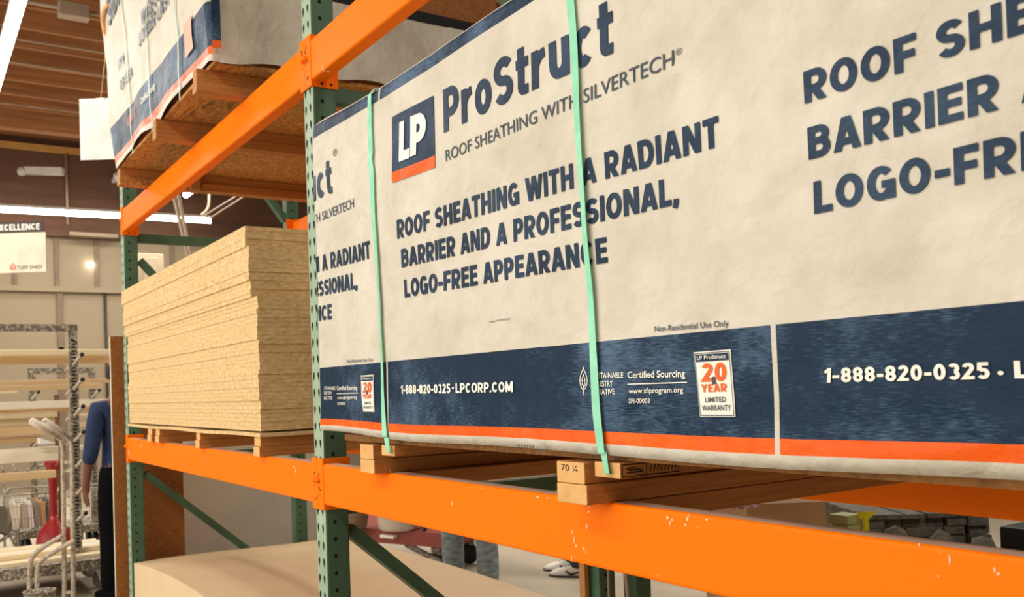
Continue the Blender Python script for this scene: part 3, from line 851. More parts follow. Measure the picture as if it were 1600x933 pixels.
# second print of the repeat, running off the right of the photograph
d2 = 1.172
patch(B, [(1.868, 1.951), (2.06, 1.945), (2.06, 1.968), (1.868, 1.973)], ORG_WRAP, 'logo_stripe', .0018)
patch(B, [(1.868, 1.973), (2.06, 1.968), (2.06, 2.10), (1.868, 2.107)], BLUE_TXT, 'logo_panel', .0018)
panel([('ROOF SHEATHING WITH A RADIANT', (1.882, 1.805), (2.905, 1.800), .042, BLUE_TXT, .03),
       ('BARRIER AND A PROFESSIONAL,', (1.884, 1.731), (2.81, 1.727), .042, BLUE_TXT, .03),
       ('LOGO-FREE APPEARANCE', (1.890, 1.659), (2.63, 1.656), .042, BLUE_TXT, .03),
       ('ProStruct', (2.11, 2.005), (2.675, 2.0), .094, BLUE_TXT, .026)])
# print left of the first seam, cut by the bundle's corner
d0 = -1.178
panel([('ProStruct', (.936+d0, 2.008), (1.505+d0, 1.997), .094, BLUE_TXT, .026),
       ('\u00ae', (1.522+d0, 2.092), (1.552+d0, 2.090), .018, GREY_TXT, 0),
       ('ROOF SHEATHING WITH SILVERTECH', (.941+d0, 1.944), (1.646+d0, 1.931), .0245, GREY_TXT, .004),
       ('ROOF SHEATHING WITH A RADIANT', (.706+d0, 1.811), (1.731+d0, 1.786), .045, BLUE_TXT, .03),
       ('BARRIER AND A PROFESSIONAL,', (.722+d0, 1.740), (1.644+d0, 1.719), .044, BLUE_TXT, .03),
       ('LOGO-FREE APPEARANCE', (.729+d0, 1.668), (1.470+d0, 1.653), .043, BLUE_TXT, .03)])
def band_print(dx, phone=True):
    def q(px, py): a = P2(px, py); return (a[0]+dx, a[1])
    if phone:
        lettering(B, '1-888-820-0325', q(629, 615.5), q(706, 614.3), .0205, WHITE_TXT, .03, clip=CL, block=.2)
        lettering(B, '\u2022', q(708.5, 612.5), q(711.5, 612.5), .0205, WHITE_TXT, .03, clip=CL, block=.2)
        lettering(B, 'LPCORP.COM', q(714, 614), q(803, 612.5), .0205, WHITE_TXT, .03, clip=CL, block=.2)
    lettering(B, 'Non-Residential Use Only', q(1023, 518.5), q(1141, 509.5), .0088, GREY_TXT, .008, clip=CL)
    for s_, a, b, c in (('SUSTAINABLE', (927, 591), (975, 590.5), .0092), ('FORESTRY', (926, 604), (959, 603.5), .0092), ('INITIATIVE', (926, 617), (962, 616), .0092)):
        lettering(B, s_, q(*a), q(*b), c, WHITE_TXT, .006, clip=CL)
    lettering(B, 'Certified Sourcing', q(982, 591), q(1072, 589), .0108, WHITE_TXT, .01, clip=CL)
    lettering(B, 'www.sfiprogram.org', q(984, 615), q(1069, 613), .0082, WHITE_TXT, .008, clip=CL)
    lettering(B, 'SFI-00003', q(984, 630), q(1017, 629.5), .0072, WHITE_TXT, .004, clip=CL)
    stroke(B, [[q(982, 600.5), q(1074, 597.5)]], .0016, WHITE_TXT, 'printed_rule')
    if dx == 0 or phone:
        c = q(912, 594); pts = []
        for k in range(25):
            a = 2*PI*k/24; rr = math.sin(a)
            w = .0105*(1-.55*max(0, rr)**1.5)
            pts.append((c[0]+w*math.cos(a), c[1]+.001+.0175*rr+(.004 if rr > .97 else 0)))
        tree = [(c[0]-.0055, c[1]-.009), (c[0]-.002, c[1]-.002), (c[0]-.005, c[1]-.001), (c[0], c[1]+.010), (c[0]+.005, c[1]-.001), (c[0]+.002, c[1]-.002), (c[0]+.006, c[1]-.008), (c[0]-.001, c[1]-.0125)]
        stem = [(c[0]-.001, c[1]-.008), (c[0]-.001, c[1]-.026)]
        stroke(B, [pts, tree, stem], .0017, WHITE_TXT, 'leaf_emblem')
    # warranty label
    bl, br, tr, tl = q(1095, 648), q(1151, 648), q(1143.6, 546), q(1085, 550.5)
    lab = patch(B, [bl, br, tr, tl], WHITE_TXT, 'warranty_label', .0014)
    def L(u, v):
        a = Vector(bl).lerp(Vector(br), u); b_ = Vector(tl).lerp(Vector(tr), u); p = a.lerp(b_, v); return (p.x, p.y)
    patch(B, [L(.05, .84), L(.94, .84), L(.94, .955), L(.05, .955)], BLUE_TXT, 'label_header', .0022)
    h = tl[1]-bl[1]
    lettering(B, 'LP ProStruct', L(.10, .875), L(.88, .875), h*.058, WHITE_TXT, .01, .0032)
    lettering(B, '20', L(.12, .52), L(.84, .52), h*.29, mat('orange label print', (232, 96, 16), .6), .035, .0026, block=.2)
    lettering(B, 'YEAR', L(.12, .355), L(.82, .36), h*.125, MATS['orange label print'], .03, .0026, block=.2)
    lettering(B, 'LIMITED', L(.20, .20), L(.78, .20), h*.075, GREY_TXT, .01, .0026)
    lettering(B, 'WARRANTY', L(.09, .085), L(.90, .085), h*.075, GREY_TXT, .01, .0026)
    stroke(B, [[L(.03, .02), L(.97, .02), L(.97, .975), L(.03, .975), L(.03, .02)]], .001, BLUE_TXT, 'label_border', .0024)
    c = Vector(L(.50, .535))
    patch(B, [(c.x-.003, c.y-.006), (c.x+.004, c.y-.005), (c.x+.003, c.y+.006), (c.x-.004, c.y+.005)], GREY_TXT, 'ink_smudge', .0034)
band_print(0.0)
band_print(-1.19, False)
# the second repeat only shows its telephone number
lettering(B, '1-888-820-0325', P2(1293, 598), P2(1551, 592), .0185, WHITE_TXT, .03, clip=CL, block=.2)
lettering(B, '\u2022', P2(1563, 594), P2(1573, 594), .0185, WHITE_TXT, .03, clip=CL, block=.2)
lettering(B, 'LPCORP.COM', P2(1589, 591), (2.372, 1.438), .0185, WHITE_TXT, .03, clip=CL, block=.2)
# stamped line on the hem and a faint scuff on the white field
hem = [[(P2(811+i*4.2, 695)[0], 1.343), (P2(811+i*4.2, 699)[0], 1.3385)] for i in range(7)]
stroke(B, hem, .0018, GREY_TXT, 'hem_code')
lettering(B, 'HDXL 51', P2(842, 699.5), P2(862, 700.5), .0045, GREY_TXT, .01)
stroke(B, [[P2(765, 503), P2(775, 502)], [P2(777, 500.5), P2(798, 498)]], .0022, mat('faint scuff', (150, 148, 140), .7), 'scuff_mark')

# mint straps
def strap(pts, w, label, under):
    mb = MB(); pts = [Vector((p[0], 0, p[1])) for p in pts]
    q = []
    for a, b in zip(pts, pts[1:]):
        for k in range(12): q.append(a.lerp(b, k/12))
    q.append(pts[-1])
    vs = []
    for i, p in enumerate(q):
        tw = .0018*math.sin(i*.13)
        base = B.pos(max(p.x, BX0+.02), max(BZ0, min(p.z, BZ1)), .004)
        y = base.y - (.004 if p.z > BZ0 else -.0)
        z = base.z if BZ0 < p.z < BZ1 else p.z
        vs += [(p.x-w/2, y-tw, z), (p.x+w/2, y+tw, z), (p.x+w/2, y+.0009+tw, z), (p.x-w/2, y+.0009-tw, z)]
    n = len(q); fs = []
    for i in range(n-1):
        for k in range(4): fs.append((i*4+k, (i+1)*4+k, (i+1)*4+(k+1) % 4, i*4+(k+1) % 4))
    mb.add(vs, fs, 0, False)
    # over the top and under the skid board
    x = q[0].x; top = B.pos(x, BZ1, .002)
    mb.box((x-w/2, top.y-.003, top.z+.0), (x+w/2, 1.12, top.z+.0012))
    x = q[-1].x; y = vs[-1][1]
    mb.box((x-w/2, y-.001, q[-1].z-.001), (x+w/2, under, q[-1].z+.0002))
    o = mb.build('strap', STRAP, t); return o
strap([(.585, 2.212), (.591, 2.03), (.598, 1.817), (.605, 1.626), (.611, 1.436), (.619, 1.335), (.627, 1.300)], .0165, '', .9)
strap([(1.398, 2.212), (1.402, 2.123), (1.411, 1.951), (1.420, 1.759), (1.427, 1.559), (1.434, 1.406), (1.442, 1.335), (1.449, 1.2975)], .0165, '', .9)

# skids strapped to the bundle and the runners between it and the beams
for (xa, xb, lab) in ((.568, .64, 'left'), (1.409, 1.476, 'right')):
    o = lumber((xa, -.044, 1.2985), (xb, 1.1, 1.3128), 'x'); o.name = 'skid_board'
    mbx = MB()
    bpy.data.objects.remove(o)
    mbx.box((xa, -.046, 1.2895), (xb, 1.1, 1.3155), 0, bev=.001)
    sk = mbx.build('skid_board', [WOOD_Y, WOOD_END], t)
    for p in sk.data.polygons:
        if abs(p.normal.y) > .9: p.material_index = 1
def stack_runner(xa, xb, y0, lab):
    lumber((xa, y0, ZB), (xb, 1.07, ZB+.0350), 'lower wooden runner under the wide wrapped bundle, '+lab, group='runners under the wide bundle')
    lumber((xa, y0+.001, ZB+.0354), (xb-.006, 1.0, 1.3130), 'upper wooden runner under the wide wrapped bundle, '+lab, group='runners under the wide bundle')
stack_runner(.435, .520, -.045, 'near the middle post')
stack_runner(1.316, 1.402, -.060, 'beside the right strap')
stack_runner(2.28, 2.36, -.050, 'at the bundle right end')
# handwriting and mill stamp
class Flat:
    def __init__(s, t, fn): s.t = t; s.fn = fn
    def pos(s, x, z, off=0.0): return s.fn(x, z, off)
rb = [o for o in C.objects if o.get('label', '').startswith('upper wooden runner') and 'right strap' in o['label']][0]
FB = Flat(rb, lambda x, z, off: Vector((x, -.0590-off, z)))
lettering(FB, '70 \u00bc', (1.331, 1.297), (1.378, 1.296), .011, BLACK, .0, .0006, name='handwriting')
FX = Flat(t, lambda y, z, off: Vector((1.4762+off, y, z)))
ya = at(972, 735, X=1.476).y; yb = at(1060, 730, X=1.476).y; ym = ya+(yb-ya)*.42
stroke(FX, [[(ya, 1.292), (yb, 1.292), (yb, 1.312), (ya, 1.312), (ya, 1.292)], [(ym, 1.292), (ym, 1.312)]], .0018, BLACK, 'mill_stamp', .0005)
stroke(FX, [[(ya+.01, 1.305), (ya+.03, 1.306)], [(ya+.01, 1.298), (ym-.008, 1.299)], [(ya+.014, 1.302), (ym-.012, 1.3025)]]+[[(ym+.008+k*(yb-ym-.016)/7, 1.298), (ym+.012+k*(yb-ym-.016)/7, 1.307)] for k in range(8)], .0022, BLACK, 'mill_stamp', .0005)
# cross supports dropped between the front and rear beams
for i, (xa, xb) in enumerate(((.47, .56), (1.31, 1.40), (2.28, 2.37))):
    lumber((xa, .046, ZB-.040), (xb, RD-.046, ZB-.0015), ['wooden cross support level with the beams, near the middle post', 'wooden cross support level with the beams, beside the right strap', 'wooden cross support level with the beams, at the right end'][i], 'cross_support', 'cross supports between lower beams')

# --- the upper bundle at the left
UX0, UX1, UZ0, UZ1, UY = -2.42, -.47, 2.607, 3.62, -.15
t2 = thing('wrapped_panel_bundle', 'loosely wrapped white bundle overhanging the upper beam, blue orange edge bands, three straps', 'wrapped panels', ((UX0+UX1)/2, .45, UZ0))
def ulean(x, z):
    f = max(0, (-1.2-x)/1.2); g = max(0, 1-(z-UZ0)/.8)
    return x+.24*f*g
U = Bundle(t2, UX0, UX1, UY, UZ0, UZ1, 1.2, None, lambda x: .012*math.sin(x*6.2)+.004, 2.2, ulean)
mb, xs, zs = U.sheet([(2.632, 2.662, 2), (2.662, 2.815, 1)], [], .008, None)
nx = len(xs)
base = len(mb.v)
idx = [j*nx for j in range(len(zs))]
for j in idx:
    p = mb.v[j]; mb.v.append((p[0], p[1]+1.2, p[2]))
for j in range(len(zs)-1):
    mb.f.append([idx[j+1], idx[j], base+j, base+j+1][::-1]); mb.m.append(0); mb.sm.append(True)
mb.build('wrap', [WRAP, BLUE, ORG_WRAP], t2)
# right end: corner print strip, low white flap, black edge strip, bare boards above
mb = MB(); cols = 40
def uend(y, z, j):
    s_ = (y-UY-.012)
    return (UX1+.012+noise.noise(Vector((y*5, z*5, 2)))*.016 - .01*math.exp(-s_*14), y, z + (.012*math.sin(y*17) if j == 0 else 0))
ys = [UY+.012+i*(1.2/cols) for i in range(cols+1)]
zz = [2.612, 2.64, 2.67, 2.70, 2.74, 2.78, 2.82, 2.86, 2.895]
vs = [uend(y, z, j) for j, z in enumerate(zz) for y in ys]
n1 = cols+1
for j in range(len(zz)-1):
    for i in range(cols):
        mb.add([], []); mb.f.append([j*n1+i, j*n1+i+1, (j+1)*n1+i+1, (j+1)*n1+i]); mb.m.append(0); mb.sm.append(True)
mb.v = vs
mb.build('end_flap', [WRAP], t2)
mb = MB(); 
for (za, zb_, mi) in ((2.64, 2.667, 1), (2.667, 3.60, 0)):
    mb.add([(UX1+.026, UY+.004, za), (UX1+.030, UY+.034, za), (UX1+.030, UY+.034, zb_), (UX1+.026, UY+.004, zb_)], [(0, 1, 2, 3)], mi)
mb.build('corner_print', [BLUE, ORG_WRAP], t2)
mb = MB(); mb.box((UX1-.01, UY+.04, 2.893), (UX1+.006, 1.04, 2.935)); mb.build('black_edge_strip', BLACK, t2)
mb = MB(); mb.box((UX0+.3, UY+.03, 2.612), (UX1-.012, 1.05, 3.58)); mb.build('panel_core', OSB_DARK, t2)
mb = MB(); mb.box((UX0+.28, UY+.02, 2.5995), (UX1-.004, 1.05, 2.612)); mb.build('bottom_board', OSB, t2)
# scratches on the bottom board
FU = Flat(t2, lambda x, y, off: Vector((x, y, 2.5993-off)))
random.seed(11); sc = []
for cx, cy in ((-.75, .14), (-1.62, .02), (-1.05, -.02)):
    for k in range(9):
        x = cx+random.uniform(-.1, .1); y = cy+random.uniform(-.07, .07); sc.append([(x, y), (x+.10, y+.012)])
stroke(FU, sc, .0035, mat('grey rub mark', (92, 76, 48), .8), 'rub_marks', .0004)
for (pa, pb, hgt, txt, bold) in (((182, 151), (201, 126), .05, 'OF BEA', .012), ((180, 125), (190, 98), .05, 'ITY', .012),
        ((218, 78), (266, 6), .065, 'LONGER LAST', .02), ((222, 43), (262, -18), .065, 'WAGE DOWN', .02), ((168, 62), (188, -8), .15, 'SIDI', .03)):
    a = P2(*pa, Y=UY); b = P2(*pb, Y=UY)
    z0 = (a[1]+b[1])/2
    lettering(U, txt, (max(a[0], UX0+.03), z0), (b[0], z0), hgt, BLUE_TXT, bold, .006, block=.2, maxlen=.02)
lettering(U, 'Certified Sourcing', (-1.55, 2.735), (-1.25, 2.735), .03, WHITE_TXT, .01, .006)
lettering(U, 'WARRANTY 20', (-1.95, 2.72), (-1.72, 2.72), .05, mat('faded orange print', (214, 130, 110), .7), .01, .006)
patch(U, [(-.78, 2.71), (-.66, 2.71), (-.66, 2.83), (-.78, 2.83)], mat('faded pink label', (220, 170, 150), .7), 'faded_label', .006)
for xx in (-1.86, -1.36, -.86):
    mb = MB(); vs = []
    zz = [UZ0-.03+.04*i for i in range(27)]
    for i, z in enumerate(zz):
        p = U.pos(xx, max(z, UZ0), .006); x = p.x
        vs += [(x-.006, p.y-.002, z), (x+.006, p.y-.002, z), (x+.006, p.y-.001, z), (x-.006, p.y-.001, z)]
    mb.add(vs, [(i*4+k, (i+1)*4+k, (i+1)*4+(k+1) % 4, i*4+(k+1) % 4) for i in range(26) for k in range(4)])
    mb.build('strap', mat('grey green strap', (142, 176, 158), .4), t2)
# peeling brown paper at the far end
mb = MB(); a = at(163, 45, Y=UY+.03)
path = smooth_path([at(170, 8, Y=UY), at(163, 14, Y=UY-.01), at(160, 32, Y=UY-.01), at(164, 50, Y=UY), at(167, 58, Y=UY+.02)])
mb.tube(path, .012, 8); mb.build('paper_curl', mat('brown paper', (224, 164, 112), .7), t2)
# upper runners
for i, (x0, x1, y0) in enumerate(((-2.17, -2.10, -.135), (-1.26, -1.20, -.165), (-.60, -.545, -.175))):
    lab = ['at the far left', 'in the middle', 'nearest the middle post'][i]
    lumber((x0, y0, 2.5150), (x1, .26 if i == 0 else (.05 if i == 2 else 1.1), 2.5555), 'lower runner under the upper wrapped bundle, '+lab, group='runners under the upper bundle', m=OSB if i == 0 else WOOD_Y, ends=False)
    lumber((x0+.004, y0+.002, 2.556), (x1-.004, 1.08, 2.5988), 'upper runner under the upper wrapped bundle, '+lab, group='runners under the upper bundle', m=WOOD_Y, ends=False)
lumber((-2.16, .265, 2.5150), (-2.09, 1.1, 2.5555), 'long plain runner behind the short chip runner under the upper bundle', group='runners under the upper bundle')
lumber((-2.09, .20, 2.5150), (-2.07, .25, 2.5985), 'short upright block between the upper runners at the left', 'spacer_block')

# ------------------------------------------------------------------ sheets standing at the left frame
mb = MB(); mb.box((-2.925, -.055, 0), (-2.900, .33, 1.815), 0)
o = mb.build('strand_board_sheet', [OSB_DARK, PINE_W]);
for p in o.data.polygons:
    if p.normal.y < -.9: p.material_index = 1
tag(o, 'narrow strand board standing on end against the left green post', 'strand board')
mb = MB(); mb.box((-3.22, .30, 0), (-3.20, 1.45, 1.17), 0, bev=.002)
tag(mb.build('cement_board_sheet', CEMENT), 'grey cement board standing on edge behind the left rack frame', 'cement board')
mb = MB(); mb.box((-3.19, .10, 0), (-3.165, .315, 1.2), 0)
tag(mb.build('strand_board_sheet', OSB_DARK), 'brown strand board strip standing at the left edge of the grey cement board', 'strand board')

# wood leaning at the middle rear post
mb = MB(); a = at(910, 900, depth=3.3); mb.box((a.x-.02, a.y, 0), (a.x+.012, a.y+.02, 1.05), 0, bev=.002)
tag(mb.build('wood_strip', WOOD), 'upright wood strip just left of the middle rear post', 'wood strip')
mb = MB()
for px in (950, 980):
    a = at(px, 905, Y=RD-W-.003); pts = []
    for k in range(9):
        pts.append((a.x+random.uniform(-.008, .008), RD-W-.002 if False else a.y, .42+.1*k))
    mb.tube(pts, [random.uniform(.004, .011) for _ in pts], 6)
tag(mb.build('peeled_tape', mat('pale brown tape', (150, 128, 104), .8)), 'two pale brown streaks of tape down the middle rear post', 'tape')

# ------------------------------------------------------------------ things behind, seen below the wide bundle
a = at(1168, 789, depth=2.75); b = at(1292, 789, depth=2.75)
hz = a.z
mb = MB(); ax = (Vector((b.x-a.x, b.y-a.y, 0))); L_ = ax.length; ax.normalize(); nrm = Vector((-ax.y, ax.x, 0))
c = (a+b)/2+nrm*.31; c.z = hz/2
mb.obox(c, ax, L_/2, .30, hz/2)
o = mb.build('cardboard_box', CARD); tag(o, 'tall brown cardboard box behind the rack, under the bundle', 'box')
p = at(1142, 795, depth=2.7)
mb = MB(); random.seed(5)
g = 8; vs = []
for j in range(g+1):
    for i in range(g+1):
        u, v = i/g, j/g
        vs.append((p.x+(u-.5)*.13, p.y+(v-.5)*.12, hz+.003+.028*abs(noise.noise(Vector((u*5, v*5, .3))))*2*(1-abs(u-.5)*1.4)))
mb.add(vs, [(j*(g+1)+i, j*(g+1)+i+1, (j+1)*(g+1)+i+1, (j+1)*(g+1)+i) for j in range(g) for i in range(g)], 0, False)
mb.build('plastic_sheet', mat('crumpled clear film', (222, 222, 218), .25)); tag(C.objects['plastic_sheet'], 'crumpled white plastic film on the cardboard box', 'plastic film')
a = at(1320, 800, depth=2.95)
mb = MB()
for k in range(30):
    mb.box((a.x-.035, a.y-.035, .0+k*a.z/30), (a.x+.035, a.y+.035, (k+.8)*a.z/30))
mb.box((a.x-.03, a.y-.03, 0), (a.x+.03, a.y+.03, a.z-.01))
tag(mb.build('slatted_crate', LIME), 'pale green slatted pile right of the cardboard box', 'crate')
a = at(1349, 804, depth=2.9)
mb = MB(); mb.add([(a.x-.02, a.y-.01, a.z+.006), (a.x+.03, a.y+.03, a.z+.010), (a.x-.01, a.y+.02, a.z-.03), (a.x-.015, a.y+.05, a.z-.01)], [(0, 1, 2), (1, 3, 2), (0, 3, 1), (0, 2, 3)])
mb.box((a.x-.012, a.y+.01, 0), (a.x-.002, a.y+.03, a.z-.005))
tag(mb.build('yellow_flag', YELLOW), 'small bright yellow flag beside the green slatted pile', 'flag')
a = at(1350, 806, depth=3.5); b = at(1545, 812, depth=3.5); ax = Vector((b.x-a.x, b.y-a.y, 0)); L_ = ax.length; ax.normalize(); nrm = Vector((-ax.y, ax.x, 0))
if nrm.dot(fwd) < 0: nrm = -nrm
mb = MB(); zt_ = a.z; k = 0; z_ = .12
random.seed(4)
while z_ < zt_-.01:
    h_ = min(.035, zt_-z_)
    for q in range(6):
        c = a+ax*(L_*(q+.5)/6+random.uniform(-.01, .01))+nrm*(.3+random.uniform(-.02, .02)); c.z = z_+h_/2
        mb.obox(c, ax, L_/12*.97, .29, h_/2*.94)
    z_ += h_
for q in (.1, .5, .9):
    c = a+ax*L_*q+nrm*.3; c.z = .06; mb.obox(c, ax, .05, .29, .06)
tag(mb.build('stone_slab_pile', RUBBLE), 'pile of rough grey stone slabs seen through the gap behind the rack', 'stone slabs')
a = at(1560, 822, depth=3.2)
mb = MB(); mb.box((a.x, a.y, 0), (a.x+.45, a.y+.4, a.z), 0, bev=.01); tag(mb.build('black_crate', BLACK), 'black crate at the right edge behind the rack', 'crate')
GRB = 'grey bags heaped behind the rack'
random.seed(21)
for i, (px, py, d) in enumerate(((1394, 822, 3.0), (1462, 828, 3.0), (1530, 836, 3.0))):
    a = at(px, py, depth=d)
    mb = MB(); n = 16; m_ = 10; vs = []
    for j in range(m_+1):
        th_ = PI*j/m_
        for k in range(n):
            ph = 2*PI*k/n
            dirv = Vector((math.sin(th_)*math.cos(ph), math.sin(th_)*math.sin(ph), math.cos(th_)))
            rr = 1+.25*noise.noise(dirv*2.2+Vector((i*3, 0, 0)))
            e = Vector((abs(dirv.x)**.6*(1 if dirv.x > 0 else -1), abs(dirv.y)**.6*(1 if dirv.y > 0 else -1), abs(dirv.z)**.7*(1 if dirv.z > 0 else -1)))
            vs.append((a.x+e.x*rr*.052, a.y+.02+e.y*rr*.055, a.z*.5+e.z*a.z*.5*min(1,rr)))
    mb.add(vs, [(j*n+k, j*n+(k+1) % n, (j+1)*n+(k+1) % n, (j+1)*n+k) for j in range(m_) for k in range(n)], 0, True)
    tag(mb.build('stone_bag', RUBBLE), ['lumpy grey bag next to the yellow flag, first of three', 'lumpy grey bag in the middle of the heap of three', 'lumpy grey bag at the right end of the heap of three'][i], 'bag', GRB)

# ------------------------------------------------------------------ flat cart with bucket and basket
def deck_cart():
    a = at(520, 822, depth=7.6); b = at(690, 822, depth=7.0)
    ax = Vector((b.x-a.x, b.y-a.y, 0)); L_ = ax.length; ax.normalize(); n_ = Vector((-ax.y, ax.x, 0))
    if n_.dot(Vector((1, -1, 0))) > 0: n_ = -n_
    zt = a.z
    ctr = (a+b)/2+n_*.34-ax*.12
    t = thing('flat_cart', 'red brown flat cart on black wheels behind the rack', 'cart', (ctr.x, ctr.y, 0))
    mb = MB(); mb.obox((ctr.x, ctr.y, zt-.055), ax, L_/2+.14, .34, .055); mb.build('deck', REDWOOD, t)
    mb = MB(); c = a.lerp(b, .55)-n_*.02; mb.obox((c.x, c.y, zt-.045), ax, .07, .03, .012); mb.build('latch_plate', FIXT, t)
    for i in (-1, 1):
        for j in (-1, 1):
            c = ctr+ax*(i*(L_/2-.02))+n_*(j*.22)
            mb = MB(); mb.lathe((c.x, c.y, .085), [(0, -.03), (.07, -.028), (.085, -.015), (.085, .015), (.07, .028), (0, .03)], 20, axis=n_); w_ = mb.build('wheel', BLACK, t)
            mb = MB(); mb.bar((c.x, c.y, .08), (c.x, c.y, zt-.10), .02, .045, up=tuple(ax)); mb.build('caster_fork', STEEL, t)
    mb = MB(); q = ctr+n_*-.25+ax*.25; mb.bar((q.x, q.y, zt-.12), (q.x+ax.x*.35, q.y+ax.y*.35, .1), .012, .02); mb.build('brace', STEEL, t)
    return ctr, ax, n_, zt
ctr, ax, n_, zt = deck_cart()
c = at(626, 828, depth=7.3); 
t = thing('bucket', 'off-white plastic bucket standing on the red brown cart', 'bucket', (c.x, c.y, zt))
mb = MB(); mb.lathe((c.x, c.y, zt+.001), [(0, 0), (.155, 0), (.175, .02), (.205, .32), (.212, .33), (.200, .33), (.17, .03), (0, .03)], 32); mb.build('shell', mat('off white bucket plastic', (206, 192, 174), .4), t)
mb = MB(); mb.lathe((c.x, c.y, zt+.27), [(.205, 0), (.215, .005), (.215, .02), (.205, .025)], 32); mb.build('rim', MATS['off white bucket plastic'], t)
c = at(552, 826, depth=7.35)
mb = MB()
mb.lathe((c.x, c.y, zt+.001), [(0, 0), (.10, 0), (.125, .10), (.135, .20), (.14, .30), (.13, .30), (.10, .02), (0, .02)], 28)
for k in range(9): mb.lathe((c.x, c.y, zt+.02+k*.03), [(.108+.0035*k, 0), (.118+.0035*k, .008), (.108+.0035*k, .016)], 28)
tag(mb.build('wicker_basket', WICKER), 'brown wicker basket left of the off-white bucket on the cart', 'basket')
c = at(600, 824, depth=7.1); c2 = at(663, 832, depth=7.15)
mb = MB(); mb.tube([(c2.x, c2.y, zt+.001), (c2.x, c2.y, zt+.25)], .02, 8)
tag(mb.build('cart_handle_post', GREEN), 'short dark green post on the cart right of the bucket', 'post')
# white thing left of the middle post
c = at(486, 812, depth=7.5)
mb = MB(); mb.lathe((c.x, c.y, zt+.001), [(0, 0), (.09, 0), (.10, .30), (0, .30)], 20)
tag(mb.build('paint_can', FIXT), 'white tub on the cart, just left of the middle green post', 'tub')

# ------------------------------------------------------------------ people
def skin_obj(name, chains, m, parent, sub=2, loc=Vector((0, 0, 0)), rot=0.0):
    me = bpy.data.meshes.new(name); vs = []; es = []; rad = []; key = {}
    def vid(p, r):
        k_ = tuple(round(c, 4) for c in p)
        if k_ not in key: key[k_] = len(vs); vs.append(p); rad.append(r)
        return key[k_]
    for ch in chains:
        prev = None
        for p, r in ch:
            i = vid(p, r)
            if prev is not None and prev != i: es.append((prev, i))
            prev = i
    me.from_pydata([tuple(v) for v in vs], es, [])
    o = bpy.data.objects.new(name, me); C.objects.link(o)
    md = o.modifiers.new('skin', 'SKIN')
    if not me.skin_vertices: return o
    sv = me.skin_vertices[0].data
    for i, r in enumerate(rad):
        sv[i].radius = r if isinstance(r, tuple) else (r, r)
        sv[i].use_root = (i == 0)
    ms = o.modifiers.new('sub', 'SUBSURF'); ms.levels = sub; ms.render_levels = sub
    dg = bpy.context.evaluated_depsgraph_get(); dg.update()
    me2 = bpy.data.meshes.new_from_object(o.evaluated_get(dg))
    bpy.data.objects.remove(o)
    me2.materials.clear(); me2.materials.append(m)
    for p in me2.polygons: p.use_smooth = True; p.material_index = 0
    R = Matrix.Translation(loc) @ Matrix.Rotation(rot, 4, 'Z')
    me2.transform(R)
    o2 = bpy.data.objects.new(name, me2); C.objects.link(o2)
    if parent:
        o2.parent = parent
        if parent.type == 'EMPTY': o2.matrix_parent_inverse = Matrix.Translation(-parent.location)
    return o2
